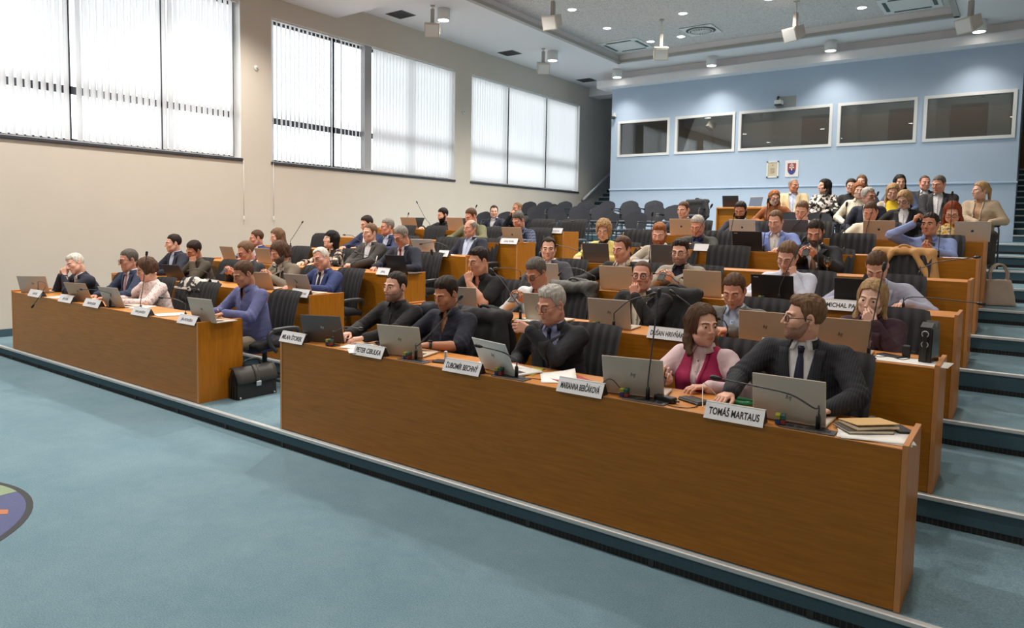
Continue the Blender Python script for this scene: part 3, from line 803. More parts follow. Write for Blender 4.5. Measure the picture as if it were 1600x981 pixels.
def glass_mat(name, tint, refl):
    m, nt, p = new_mat(name); nt.nodes.remove(p); out = nt.nodes['Material Output']
    t = nt.nodes.new('ShaderNodeBsdfTransparent'); g = nt.nodes.new('ShaderNodeBsdfGlossy'); mx = nt.nodes.new('ShaderNodeMixShader'); f = nt.nodes.new('ShaderNodeFresnel')
    t.inputs['Color'].default_value = tint; g.inputs['Roughness'].default_value = .01; f.inputs['IOR'].default_value = refl
    nt.links.new(f.outputs[0], mx.inputs[0]); nt.links.new(t.outputs[0], mx.inputs[1]); nt.links.new(g.outputs[0], mx.inputs[2]); nt.links.new(mx.outputs[0], out.inputs['Surface']); return m
MT['pane'] = glass_mat('window_glass', (.95, .97, .97, 1), 1.3)
MT['booth_glass'] = glass_mat('booth_glass', (.70, .74, .72, 1), 2.5)
def slat_mat():
    m, nt, p = new_mat('blind_fabric'); nt.nodes.remove(p); out = nt.nodes['Material Output']
    d = nt.nodes.new('ShaderNodeBsdfDiffuse'); t = nt.nodes.new('ShaderNodeBsdfTranslucent'); mx = nt.nodes.new('ShaderNodeMixShader')
    d.inputs[0].default_value = (.82, .82, .82, 1); t.inputs[0].default_value = (.72, .73, .75, 1); mx.inputs[0].default_value = .62
    nt.links.new(d.outputs[0], mx.inputs[1]); nt.links.new(t.outputs[0], mx.inputs[2]); nt.links.new(mx.outputs[0], out.inputs['Surface']); return m
MT['slat'] = slat_mat()
def glow(name, col, s): return mat(name, (.9, .9, .9), .5, emit=(col, s))
MT['lamp'] = glow('lamp_glow', (1, .96, .9), 9.0)

# ------------------------------------------------------------------ the room
YR = [0, 0, 1.366, 2.727, 4.067, 5.26, 6.59, 7.9, 9.2, 10.5, 11.9]
ZR = [0, .15, .339, .540, .749, .937, 1.112, 1.30, 1.49, 1.68, 1.87]
XW, XR, YF, YB = -12.7, 1.85, -9.0, 16.85
def struct(o): o['kind'] = 'structure'; return o
struct(MB().box(XW-.35, XR+.2, YF, -.03, -.2, 0).build('floor', MT['carpet']))
for i in range(1, 11):
    y0 = YR[i]-.03; y1 = (YR[i+1]-.03) if i < 10 else YB+4.5; z = ZR[i]; zp = ZR[i-1]
    struct(MB().box(XW, XR, y0, y1, -.2, z).build('floor', MT['carpet']))
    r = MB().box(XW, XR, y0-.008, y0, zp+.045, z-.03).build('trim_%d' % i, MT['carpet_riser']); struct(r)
    n = MB().box(XW, XR, y0-.022, y0+.018, z-.03, z+.004, bev=.006).build('nosing', MT['nosing'], r)
    s = MB().box(XW, XR, y0-.004, y0, zp+.001, zp+.045).build('air_slot', MT['slot'], r)
    b = MB()
    for x in np.arange(XW+.4, XR, .9): b.box(x, x+.035, y0-.014, y0-.004, zp+.002, zp+.045)
    for x in np.arange(XW+.02, XR, .03): b.box(x, x+.006, y0-.006, y0-.003, zp+.002, zp+.045)
    b.build('slot_grille', MT['grille_dark'], r)
struct(MB().box(XW, XW+.02, -.05, YR[4], .15, .27).build('baseboard_left', MT['carpet_riser']))
# left wall with three window openings
WIN = [(-3.0, 4.475, 3.31, 6.44), (5.18, 11.04, 3.30, 6.29), (11.73, 17.70, 3.30, 6.31)]
b = MB(); xa, xb = XW-.35, XW
b.box(xa, xb, YF, 25, 0, 3.30); b.box(xa, xb, YF, 25, 6.44, 7.4)
ys = [YF]+[v for w in WIN for v in w[:2]]+[25]
for i in range(0, len(ys), 2): b.box(xa, xb, ys[i], ys[i+1], 3.30, 6.44)
for y0, y1, z0, z1 in WIN[1:]: b.box(xa, xb, y0, y1, z1, 6.44)
struct(b.build('wall_left', MT['wall']))
for k, (y0, y1, z0, z1) in enumerate(WIN):
    w = empty('window_%d' % (k+1), (XW, (y0+y1)/2, z0)); struct(w); c = (y0+y1)/2; x0 = -.30
    f = MB(); fw = .07
    f.box(x0, x0+.06, y0-c, y1-c, 0, fw); f.box(x0, x0+.06, y0-c, y1-c, z1-z0-fw, z1-z0)
    f.box(x0, x0+.06, y0-c, y1-c, 4.13-z0, 4.26-z0)
    f.box(x0, x0+.06, y0-c, y0-c+fw, 0, z1-z0); f.box(x0, x0+.06, y1-c-fw, y1-c, 0, z1-z0)
    muls = {0: [1.40, 3.0], 1: [7.0, 9.4], 2: [13.5, 15.7]}[k]
    for y in muls: f.box(x0, x0+.06, y-c-.04, y-c+.04, 0, z1-z0)
    f.build('window_frame', MT['dark_frame'], w)
    MB().box(x0+.02, x0+.03, y0-c, y1-c, .02, z1-z0-.02).build('window_pane', MT['pane'], w)
    MB().box(-.02, .035, y0-c-.02, y1-c+.02, -.055, .0, bev=.008).build('window_sill', MT['dark_frame'], w)
    rv = MB(); rv.box(-.30, -.005, y0-c, y0-c+.012, 0, z1-z0); rv.box(-.30, -.005, y1-c-.012, y1-c, 0, z1-z0); rv.box(-.3, -.005, y0-c, y1-c, z1-z0-.012, z1-z0); rv.box(-.3, -.005, y0-c, y1-c, 0, .012); rv.build('window_reveal', MT['white'], w)
    if k == 1: MB().box(-.2, -.06, 7.80-c, 8.02-c, .012, z1-z0-.012).build('window_post', MT['grey_frame'], w)
def blind(y0, y1, z0, z1, ang, label, pitch=.112):
    r = empty('vertical_blind', (XW-.075, (y0+y1)/2, z0)); c = (y0+y1)/2
    MB().box(-.025, .025, y0-c, y1-c, z1-z0-.045, z1-z0-.013).build('headrail', MT['white_plastic'], r)
    s = MB(); rnd = random.Random(int(y0*10)); y = y0+.06
    while y < y1-.05:
        a = rad(ang+rnd.uniform(-5, 5)); w = .0635; d = np.array((math.sin(a), math.cos(a)))
        t = np.linspace(-1, 1, 5); P = np.stack([t*w*d[0]+.006*(1-t*t)*d[1], y-c+t*w*d[1]-.006*(1-t*t)*d[0]], 1)
        G = np.stack([np.concatenate([P, np.full((5, 1), z)], 1) for z in (.03, z1-z0-.05)]); s.grid(G, 0, True)
        y += pitch
    s.build('slat', MT['slat'], r, fix=False)
    tag(r, label, 'blind', 'vertical window blinds'); return r
for y0, y1, w, ang, l in ((-2.9, 1.40, 0, -35, 'half open white vertical blind at the camera end of the first long window'), (1.44, 4.45, 0, -22, 'white vertical blind nearest the bare wall pier in the first window'),
        (5.2, 7.0, 1, -36, 'half open white vertical blind beside the pier with the round alarm in the middle window'), (7.04, 7.78, 1, -36, 'narrow half open white blind just before the grey window post'), (8.08, 11.02, 1, 1, 'closed white vertical blind filling the far half of the middle window beyond the grey post'),
        (11.76, 13.6, 2, 1, 'closed white vertical blind at the near end of the last window'), (13.63, 15.7, 2, 2, 'closed white vertical blind in the middle of the last window'), (15.73, 17.67, 2, 1, 'closed white vertical blind at the stair end of the last window')):
    blind(y0, y1, WIN[w][2], WIN[w][3], ang, l)
for y, z, l in ((4.5, 2.05, 'long thin white pull cord hanging below the first window corner'), (5.2, 2.06, 'long thin white pull cord hanging below the near corner of the middle window')):
    r = empty('blind_cord', (XW+.03, y, z)); MB().tube([(0, 0, .08), (0, 0, 1.22)], .006, 6).build('cord', MT['white_plastic'], r); MB().lathe([(.008, 0), (.012, .02), (.012, .09), (.004, .1)], 8).build('pull', MT['white_plastic'], r); tag(r, l, 'cord')
for y, z, l in ((4.82, 5.17, 'small round white alarm sensor on the pier between first and middle windows'), (11.38, 5.2, 'small round white alarm sensor on the pier before the last window')):
    r = empty('alarm_sensor', (XW, y, z)); M = Matrix.Rotation(PI/2, 4, 'Y')
    MB().lathe([(.055, 0), (.055, .02), (.04, .035)], 16, M=M).build('housing', MT['white_plastic'], r); MB().lathe([(.02, .03), (.014, .05)], 10, M=M).build('lens', MT['grey_plastic'], r); tag(r, l, 'sensor', None)
# other walls
struct(MB().box(XW-.35, XR+.2, YF-.2, YF, 0, 7.4).build('wall_front', MT['wall']))
struct(MB().box(XR, XR+.2, YF, 25, 0, 7.4).build('wall_right', MT['wall']))
# ceiling: lower front part, border and recessed field
ZC, ZQ = 7.02, 7.22
b = MB(); b.box(XW, XR, YF, 6.9, 6.68, 7.4); struct(b.build('ceiling', MT['ceil']))
b = MB(); b.box(XW, -10.0, 6.9, 25, ZC, 7.4); b.box(-1.34, XR, 6.9, 25, ZC, 7.4); b.box(-10.0, -1.34, 15.35, 25, ZC, 7.4); struct(b.build('ceiling', MT['ceil']))
struct(MB().box(-10.0, -1.34, 6.9, 15.35, ZQ, 7.4).build('ceiling', MT['acoustic']))
b = MB(); b.box(-10.05, -9.93, 6.9, 15.45, ZC-.03, ZC+.05); b.box(-10.05, -1.3, 15.33, 15.45, ZC-.03, ZC+.05); b.box(-1.41, -1.29, 6.9, 15.45, ZC-.03, ZC+.05); struct(b.build('trim_11', MT['grey_plastic']))
for i, (y, z) in enumerate(((18.3, 6.72), (20.2, 6.3))): struct(MB().box(XW, -10.9, y, y+.7, z, ZC).build('ceiling_beam', MT['ceil']))
# blue back wall with five booth windows
BW = [(-10.73, -8.93), (-8.75, -6.88), (-6.77, -4.22), (-4.09, -2.21), (-2.07, -.15)]
bx0, bx1, bz0, bz1 = -10.98, -.06, 4.35, 5.50
b = MB(); b.box(bx0, bx1, YB, YB+.2, 1.8, bz0); b.box(bx0, bx1, YB, YB+.2, bz1, 6.56)
xs = [bx0]+[v for w in BW for v in w]+[bx1]
for i in range(0, len(xs), 2): b.box(xs[i], xs[i+1], YB, YB+.2, bz0, bz1)
b.box(bx0, bx0+.2, YB+.2, 25, 1.8, 7.02); b.box(bx1-.2, bx1, YB+.2, 25, 1.8, 7.02)
struct(b.build('wall_back', MT['blue']))
struct(MB().box(bx0-.35, XR, YB-.42, YB+.25, 6.56, 6.78).box(bx0-.2, XR, YB-.2, YB+.25, 6.78, 7.02).build('trim_12', MT['ceil']))
struct(MB().box(bx0-.03, bx1+.03, YB-.035, YB, 3.27, 3.32, bev=.01).build('trim_13', MT['blue']))
struct(MB().box(bx0, bx1, 20.2, 20.3, 3.6, 7.02).box(bx0+.2, bx1-.2, YB+.2, 20.2, 3.5, 3.7).build('wall_booth', MT['booth']))
for i in range(4):
    x = (BW[i][1]+BW[i+1][0])/2; struct(MB().box(x-.04, x+.04, YB+.2, 20.2, 3.7, 7.0).build('wall_partition', MT['booth']))
for i, (x0, x1) in enumerate(BW):
    w = empty('window_%d' % (i+4), ((x0+x1)/2, YB, bz0)); struct(w); h = (x1-x0)/2; H = bz1-bz0; f = MB()
    f.box(-h, h, -.03, .12, 0, .075); f.box(-h, h, -.03, .12, H-.075, H); f.box(-h, -h+.075, -.03, .12, .075, H-.075); f.box(h-.075, h, -.03, .12, .075, H-.075)
    f.build('window_frame', MT['white'], w); MB().box(-h+.07, h-.07, .05, .06, .07, H-.07).build('window_pane', MT['booth_glass'], w)
    d = empty('door_%d' % (i+1), ((x0+x1)/2+(.35, .5, .1, .25, -.2)[i], 20.19, 3.7)); struct(d)
    MB().box(-.45, .45, -.05, 0, 0, 2.05).build('door_leaf', MT['door'], d); MB().box(.33, .40, -.09, -.05, 1.0, 1.03).build('door_handle', MT['silver'], d)
cu = MB(); t = np.linspace(0, 1, 60); P = np.stack([-10.6+1.05*t, 17.6+.05*np.sin(t*60), 0*t], 1)
cu.grid(np.stack([P+np.array((0, 0, 3.72)), P+np.array((0, 0, 6.6))])); tag(cu.build('curtain', mat('net_curtain', (.62, .66, .68), .9), fix=False), 'pale net curtain hanging inside the first interpreter booth', 'curtain')
for i, (x0, x1) in enumerate(BW):  # added lights that lift the dark booth interiors
    r = empty('added_booth_light', ((x0+x1)/2, 18.9, 6.9)); MB().lathe([(.1, -.03), (.12, 0), (.02, .0)], 16).build('housing', MT['white'], r); MB().lathe([(.001, -.034), (.09, -.032), (.09, -.028)], 16).build('diffuser', MT['lamp'], r, fix=False)
    lamp('booth_fill_lamp', 'SPOT', ((x0+x1)/2, 18.9, 6.8), 70, .1, cone=rad(160), blend=.8); tag(r, 'small added fill light inside interpreter booth %s from the window side' % ('first', 'second', 'third', 'fourth', 'fifth')[i], 'light')
# stairs either side of the booths
for x0, x1, ys_, n in ((bx1, XR, 16.75, 12), (XW, bx0, 17.1, 14)):
    b = MB(); nb = MB()
    for k in range(n):
        z = 1.87+.165*(k+1); y = ys_+.3*k; b.box(x0, x1, y, y+.31 if k < n-1 else 25, 1.8, z); nb.box(x0, x1, y-.015, y+.02, z-.03, z+.004)
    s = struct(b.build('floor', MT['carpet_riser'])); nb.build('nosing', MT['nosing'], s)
struct(MB().box(XW, XR, 25, 25.2, 0, 7.4).build('wall_end', MT['wall']))
struct(MB().box(bx1, XR, 21.2, 21.3, 3.8, 5.0).build('wall_stair', MT['wood_h']))
b = MB(); P0, P1 = np.array((XW+.09, 17.9, 3.02)), np.array((XW+.09, 22.0, 5.27)); d = unit_ = (P1-P0)/np.linalg.norm(P1-P0)
r = empty('handrail', tuple(P0)); MB().tube([(0, 0, 0), tuple(P1-P0)], [.075, .075], 4).build('rail', MT['silver'], r)
for t in (.1, .5): 
    q = (P1-P0)*t; MB().tube([q, q+np.array((-.09, 0, -.05))], .015, 8).build('bracket', MT['silver'], r)
tag(r, 'grey sloping handrail on the wall beside the rear stairs', 'handrail')
# ------------------------------------------------------------------ ceiling fittings
def cyl_light(x, y, z, label):
    r = empty('ceiling_light', (x, y, z)); MB().lathe([(.14, -.26), (.15, -.25), (.15, 0), (.02, 0)], 24).build('housing', MT['white'], r)
    MB().lathe([(.001, -.262), (.125, -.264), (.125, -.258)], 24).build('diffuser', MT['lamp'], r, fix=False)
    lamp('cylinder_lamp', 'SPOT', (x, y, z-.29), LAMP_CYL, .12, cone=rad(112), blend=.9); tag(r, label, 'light', 'surface mounted cylinder lights')
for x, y, l in ((-10.95, 8.57, 'white cylinder ceiling light above the middle window near the dropped ceiling'), (-10.95, 13.2, 'white cylinder ceiling light before the last window'), (-10.45, 16.15, 'white cylinder ceiling light by the corner of the blue wall'),
        (-7.4, 16.15, 'white cylinder ceiling light above the second booth window'), (-4.2, 16.15, 'white cylinder ceiling light above the middle booth windows'), (-.95, 16.1, 'white cylinder ceiling light above the last booth window')): cyl_light(x, y, ZC, l)
def downlight(x, y, z, label, w=LAMP_SPOT):
    r = empty('downlight', (x, y, z)); MB().lathe([(.10, -.004), (.10, -.012), (.135, -.012), (.14, 0)], 24, cap=False).build('ring', MT['white'], r)
    MB().lathe([(.001, -.006), (.10, -.008), (.10, -.001)], 20).build('diffuser', MT['lamp'], r, fix=False)
    lamp('downlight_lamp', 'SPOT', (x, y, z-.05), w, .1, cone=rad(140), blend=.7); tag(r, label, 'light', 'recessed ceiling downlights')
for x, y, l in ((-8.83, 10.77, 'recessed downlight nearest the hanging wall speaker at the ceiling top'), (-8.88, 12.6, 'recessed downlight before the square air cassette'), (-6.75, 12.47, 'recessed downlight in front of the round air diffuser'), (-8.5, 14.4, 'recessed downlight behind the air cassette by the speaker'), (-7.6, 14.37, 'recessed downlight beside the round air diffuser'),
        (-4.73, 12.5, 'recessed downlight cut by the top of the photo beside the second cassette'), (-3.15, 14.28, 'recessed downlight left of the second air cassette'.replace('left of', 'next to'))): downlight(x, y, ZQ, l, (.5 if y > 12 else .8)*LAMP_SPOT)
for x in (-8.8, -6.7, -4.7, -2.9):  # unseen downlights, added above the view to light the rows
    for y in (8.2, 10.7) if x != -8.8 else (8.2,): downlight(x, y, ZQ, 'added unseen recessed downlight over the middle council rows', .9*LAMP_SPOT)
for x in (-11, -7.5, -4, -.5):  # more unseen downlights, added and weighted to light the front
    for y in (-4.5, -.2, 3.6): downlight(x, y, 6.68, 'added unseen recessed downlight in the lower ceiling at the chamber front', {-11: 1.25, -7.5: .95, -4: .55, -.5: .45}[x]*(.55 if y < -1 else 1.1)*LAMP_SPOT)
def speaker(x, y, z, drop, yaw, label):
    r = empty('ceiling_speaker', (x, y, z), yaw); MB().box(-.05, .05, -.05, .05, -.02, 0).build('ceiling_plate', MT['grey_plastic'], r)
    MB().tube([(0, 0, 0), (0, 0, -drop)], .02, 8).build('stem', MT['white_plastic'], r); MB().box(-.045, .045, -.05, .04, -drop-.34, -drop+.04, bev=.01).build('arm', MT['grey_plastic'], r)
    M = Matrix.Translation((0, -.05, -drop-.42)) @ Matrix.Rotation(rad(25), 4, 'X')
    bd = MB(); bd.prism([(-.17, -.15), (.17, -.11), (.17, .12), (-.17, .16)], 'x', -.17, .17, M=M); bd.build('cabinet', MT['speaker'], r)
    g = MB(); g.box(-.15, .15, -.182, -.17, -.13, .13, M=M); g.build('grille', MT['white_plastic'], r); tag(r, label, 'speaker', 'speakers hanging from the ceiling')
MT['speaker'] = mat('speaker_cream', (.62, .57, .50), .55)
for x, y, z, d, ya, l in ((-11.0, 8.25, ZC, .12, rad(40), 'cream wall speaker on a short arm above the middle window'), (-11.0, 12.8, ZC, .12, rad(40), 'cream wall speaker on a short arm between middle and last windows'), (-7.4, 12.69, ZQ, .4, rad(30), 'cream ceiling speaker hanging between downlights and round diffuser'),
        (-4.27, 13.0, ZQ, .3, rad(-20), 'cream ceiling speaker hanging above the middle booth window'), (-8.6, 9.6, ZQ, .2, rad(10), 'cream ceiling speaker cut by the photo top near the recess edge'), (-.95, 13.4, ZC, .3, rad(-30), 'cream ceiling speaker cut by the photo top above the last booth window')): speaker(x, y, z, d, ya, l)
for x, y, l in ((-12.1, 8.33, 'dark square ceiling vent above the middle window'), (-12.1, 12.7, 'dark square ceiling vent above the pier before the last window'), (-12.1, 17.07, 'dark square ceiling vent near the rear stairs')):
    r = empty('ceiling_vent', (x, y, ZC)); MB().box(-.27, .27, -.24, .24, -.012, 0, bev=.004).build('vent_frame', MT['vent'], r); s = MB()
    for q in np.arange(-.2, .21, .05): s.box(-.23, .23, q-.012, q+.012, -.02, -.012)
    s.build('grille', mat('vent_slat', (.06, .06, .065), .6), r); tag(r, l, 'vent', 'dark square ceiling vents')
for x, y, l in ((-9.25, 14.4, 'square air conditioning cassette near the recess corner'), (-2.2, 14.5, 'square air conditioning cassette at the photo top near the last booth window')):
    r = empty('air_cassette', (x, y, ZQ)); MB().box(-.6, .6, -.6, .6, -.025, 0, bev=.006).build('panel', MT['white'], r); MB().box(-.4, .4, -.4, .4, -.034, -.025).build('intake_grille', MT['grey_plastic'] if False else MT['white_plastic'], r)
    for k in range(4):
        M = Matrix.Rotation(k*PI/2, 4, 'Z'); MB().box(-.38, .38, .44, .52, -.031, -.024, M=M).build('air_outlet', mat('outlet', (.05, .09, .09), .5) if 'outlet' not in bpy.data.materials else bpy.data.materials['outlet'], r)
    tag(r, l, 'air conditioner')
r = empty('air_diffuser', (-6.92, 14.05, ZQ-.012)); MB().box(-.42, .42, -.42, .42, -.012, 0).build('panel', MT['white'], r); MB().lathe([(.001, -.03), (.36, -.022), (.38, -.012)], 32).build('disc', MT['vent'], r, fix=False); s = MB()
for k in range(20): s.box(.09, .25, -.012, .014, -.045, -.028, M=Matrix.Rotation(k*PI/10, 4, 'Z'))
s.lathe([(.001, -.046), (.08, -.044), (.08, -.03)], 16); s.tube([(.3*math.cos(a), .3*math.sin(a), -.032) for a in np.linspace(0, 2*PI, 33)[:-1]], .016, 6, closed=True)
s.build('swirl_vane', MT['white_plastic'], r); tag(r, 'round swirl air diffuser in a square ceiling plate', 'vent')
# ------------------------------------------------------------------ things on the blue wall and the floor inlay
def frame_pic(x0, x1, z0, z1, label, body):
    r = empty('wall_picture', ((x0+x1)/2, YB, (z0+z1)/2)); w, h = (x1-x0)/2, (z1-z0)/2; body(r, w, h); tag(r, label, 'picture'); return r
def parchment(r, w, h):
    f = MB(); f.box(-w, w, -.03, 0, -h, -h+.035); f.box(-w, w, -.03, 0, h-.035, h); f.box(-w, -w+.035, -.03, 0, -h, h); f.box(w-.035, w, -.03, 0, -h, h); f.build('picture_frame', MT['white_plastic'], r)
    MB().box(-w+.03, w-.03, -.018, -.005, -h+.03, h-.03).build('sheet', mat('parchment', (.60, .52, .38), .8, noise=.12, scale=9), r); s = MB()
    for k in range(9): s.box(-.075+.01*(k % 2), .075-.012*(k % 3), -.021, -.018, .03-k*.018, .035-k*.018)
    s.lathe([(.02, -.001), (.02, .002)], 12, loc=(0, -.0205, .12), M=Matrix.Rotation(PI/2, 4, 'X')); s.build('writing', mat('faded_ink', (.36, .30, .22), .8), r)
def coat(r, w, h):
    MB().box(-w, w, -.02, 0, -h, h, bev=.004).build('board', mat('emblem_board', (.82, .78, .78), .6), r); A = .7
    def shield(t0, t1, n=14):
        pts = []
        for s in (1, -1):
            zz = np.linspace(t0, t1, n) if s > 0 else np.linspace(t1, t0, n)
            for z in zz:
                k = (z+.04)/.2; x = .112 if z > -.02 else .112*math.sqrt(max(0, 1-((-.02-z)/.145)**1.7)); pts.append((s*x, z))
        return [(x, z+.0) for x, z in pts]
    top = .155
    MB().prism(shield(top, -.16), 'y', -.024, -.0201).build('shield', mat('shield_red', (.36, .055, .05), .6), r)
    low = [(x, z) for x, z in shield(-.055, -.164)]; hill = [(.094*math.cos(a), -.057+.03*math.sin(a)) for a in np.linspace(PI, 0, 9)]
    MB().prism(low, 'y', -.0262, -.0242).build('hills', mat('hill_blue', (.05, .06, .25), .6), r); hb = MB()
    for q, rr in ((0, .052), (-.05, .038), (.05, .038)): hb.prism([(q+rr*math.cos(a), -.062+rr*math.sin(a)) for a in np.linspace(0, 2*PI, 17)[:-1]], 'y', -.0258, -.0243)
    hb.build('hill_top', bpy.data.materials['hill_blue'], r)
    c = MB()
    for x0, x1, z0, z1 in ((-.016, .016, -.05, .14), (-.05, .05, .083, .11), (-.068, .068, .02, .05)): c.box(x0, x1, -.0288, -.0262, z0, z1)
    c.build('double_cross', mat('cross_white', (.9, .78, .76), .6), r)
frame_pic(-5.915, -5.585, 3.555, 4.02, 'framed parchment document with small writing on blue wall', parchment)
frame_pic(-5.405, -5.045, 3.56, 4.02, 'white board with red shield and white double cross on blue wall', coat)
r = empty('wall_projector', (-5.45, YB, 5.52)); MB().box(-.28, .26, -.012, 0, -.0, .3).build('back_plate', mat('plate_grey', (.36, .37, .36), .6), r)
MB().box(-.26, -.06, -.3, -.06, .06, .17, bev=.012).build('body', MT['white_plastic'], r); MB().box(-.25, -.07, -.29, -.07, .02, .06).build('lens_unit', MT['dark_frame'], r); MB().tube([(-.2, -.14, .17), (-.2, -.14, .29), (-.2, 0, .29)], .02, 8).build('bracket', MT['dark_metal'], r)
tag(r, 'small white projector on a grey plate above the middle booth window', 'projector')
r = empty('security_camera', (-10.86, YB, 5.68)); MB().box(-.05, .05, -.05, 0, -.02, .1, bev=.01).build('mount', MT['white_plastic'], r); MB().box(-.05, .04, -.15, -.03, -.1, -.01, bev=.015).build('camera_body', MT['dark_frame'], r); tag(r, 'small dark security camera at the corner of the blue wall', 'camera')
def inlay():
    cx, cy, R = -5.684, -2.912, 1.055
    r = empty('floor_emblem', (cx, cy, 0)); circ = lambda q, n=64: [(q*math.cos(a), q*math.sin(a)) for a in np.linspace(0, 2*PI, n+1)[:-1]]
    MB().prism(circ(R), 'z', .0, .003).build('border', mat('emblem_border', (.055, .06, .065), .95), r)
    MB().prism(circ(R-.042), 'z', .0031, .0045).build('field', mat('emblem_violet', (.105, .115, .24), .95, noise=.2, scale=90), r)
    q = R-.042; th = math.atan2(.86, .46)
    pts = [(q*math.cos(a), q*math.sin(a)) for a in np.linspace(rad(90), rad(180), 24)]+[(0, 0)]
    MB().prism(pts, 'z', .0046, .006).build('upper_field', mat('emblem_green', (.26, .34, .22), .95, noise=.15, scale=90), r)
    f = MB()
    for (x, y, s) in ((.33, .80, .09), (.22, .66, .12)): f.prism([(x-s, y-.02), (x, y-.06), (x+s*.9, y+.02), (x, y+.05)], 'z', .0046, .006)
    f.build('orange_motif', mat('emblem_orange', (.5, .2, .1), .95), r)
    f = MB(); f.prism([(.40+.13*math.cos(a), .64+.10*math.sin(a)) for a in np.linspace(0, 2*PI, 21)[:-1]], 'z', .0046, .0065); f.build('pale_motif', mat('emblem_pale', (.40, .42, .40), .95), r)
    tag(r, 'round coloured emblem set into the teal carpet', 'emblem')
inlay()
# ------------------------------------------------------------------ council desks
def desk(i, x0, x1, label):
    y, z = YR[i], ZR[i]; r = empty('council_desk', ((x0+x1)/2, y, z)); w = (x1-x0)/2; H = .82
    b = MB(); b.box(-w+.028, w-.028, 0, .022, .004, H-.005, bev=.002); b.build('front_panel', MT['wood_h'], r)
    b = MB(); b.box(-w+.028, w-.028, .003, .50, H-.028, H-.001, bev=.003); b.build('worktop', MT['wood_top'], r)
    b = MB(); b.box(-w+.028, w-.028, -.001, .006, H-.005, H+.001); b.box(-w+.028, w-.028, .496, .503, H-.028, H+.0005); b.build('edge_strip', MT['edge'], r)
    for s in (-1, 1):
        e = MB(); e.box(min(s*w, s*(w-.028)), max(s*w, s*(w-.028)), -.002, .505, 0, H+.018, bev=.002)
        p = e.build('end_panel', MT['wood_v'], r); t = MB(); t.box(min(s*w, s*(w-.028))+.001, max(s*w, s*(w-.028))-.001, -.001, .504, H+.017, H+.0205); t.box(min(s*w, s*(w-.028))+.001, max(s*w, s*(w-.028))-.001, -.0035, -.001, .004, H+.018); t.build('edge_strip', MT['edge'], p)
    n = max(1, round((x1-x0)/1.7))
    for k in range(1, n):
        x = -w+2*w*k/n; MB().box(x-.011, x+.011, .022, .47, .004, H-.03).build('divider', MT['wood_v'], r)
    tag(r, label, 'desk', 'long council desks'); return r
ordw = ['', 'front', 'second', 'third', 'fourth', 'fifth', 'sixth']
XL_END = [0, -6.53, -6.50, -6.42, -6.38, -6.33, -6.30]
for i in range(1, 7):
    desk(i, -11.45, XL_END[i], 'long cherry wood desk of the window side block, %s row from the open floor' % ordw[i])
    desk(i, -5.16, -.18, 'long cherry wood desk of the stair side block, %s row from the open floor' % ordw[i])
# ------------------------------------------------------------------ chairs
MT['black_fabric'] = mat('black_fabric', (.021, .021, .023), .85, noise=.3, scale=200, bump=.15)
MT['chair_grey'] = mat('chair_frame', (.05, .052, .055), .45)
MT['arm_grey'] = mat('arm_pad', (.12, .12, .12), .4)
MT['navy_fabric'] = mat('navy_fabric', (.028, .032, .044), .7, noise=.3, scale=220, bump=.15)
def conf_chair():
    r = empty('conference_chair')
    s = MB(); t = np.linspace(-1, 1, 11); G = []
    for v in np.linspace(-.24, .26, 9):
        e = abs(v-.01)/.25; G.append([(.245*u, v, .475+.02*(1-u**4)*(1-e**4)-.02*e**6+.006*math.cos(u*PI*3)) for u in t])
    s.grid(np.array(G), 0, True, .07); s.build('seat', MT['black_fabric'], r)
    b = MB(); cols = np.linspace(-1, 1, 50); G = []
    for h in np.linspace(0, 1, 13):
        w = .285*(1-.14*(1-h)**2)*(1-.05*max(0, h-.95)/.05); ch = .024*(1-.6*max(0, h-.9)/.1)
        yb = .25+.11*h+.05*math.sin(h*PI)*-.6
        G.append([(w*u, yb-ch*abs(math.sin(u*PI*3.5))-.05*(u*u)+.02*(h > .97), .47+.61*h-.012*u**6*(h > .9)) for u in cols])
    b.grid(np.array(G), 0, True, -.055); b.build('backrest', MT['black_fabric'], r)
    for sd in (-1, 1):
        P = spline([(sd*.25, -.02, .43), (sd*.29, -.12, .52), (sd*.295, -.15, .62), (sd*.295, -.05, .675), (sd*.295, .16, .68), (sd*.28, .25, .66), (sd*.25, .28, .60)], 20)
        a = MB().tube(P, .019, 8, flat=1.3).build('armrest', MT['chair_grey'], r); MB().tube(spline([(sd*.297, -.1, .687), (sd*.297, .05, .695), (sd*.293, .2, .69)], 8), .024, 8, flat=.55).build('arm_pad', MT['arm_grey'], a)
    MB().lathe([(.028, .09), (.028, .40), (.09, .405), (.09, .43)], 14).build('gas_column', MT['chair_grey'], r)
    for k in range(5):
        a = k*2*PI/5+.3; d = np.array((math.cos(a), math.sin(a), 0))
        g = MB().tube([d*.02+(0, 0, .1), d*.27+(0, 0, .07)], [.026, .016], 8).build('base_arm', MT['chair_grey'], r); MB().lathe([(.0, -.012), (.026, -.012), (.026, .012), (0, .012)], 10, M=Matrix.Translation(tuple(d*.27+(0, 0, .027))) @ Matrix.Rotation(PI/2, 4, 'X') ).build('caster', MT['black_plastic'], g)
    index_kids(r); return r
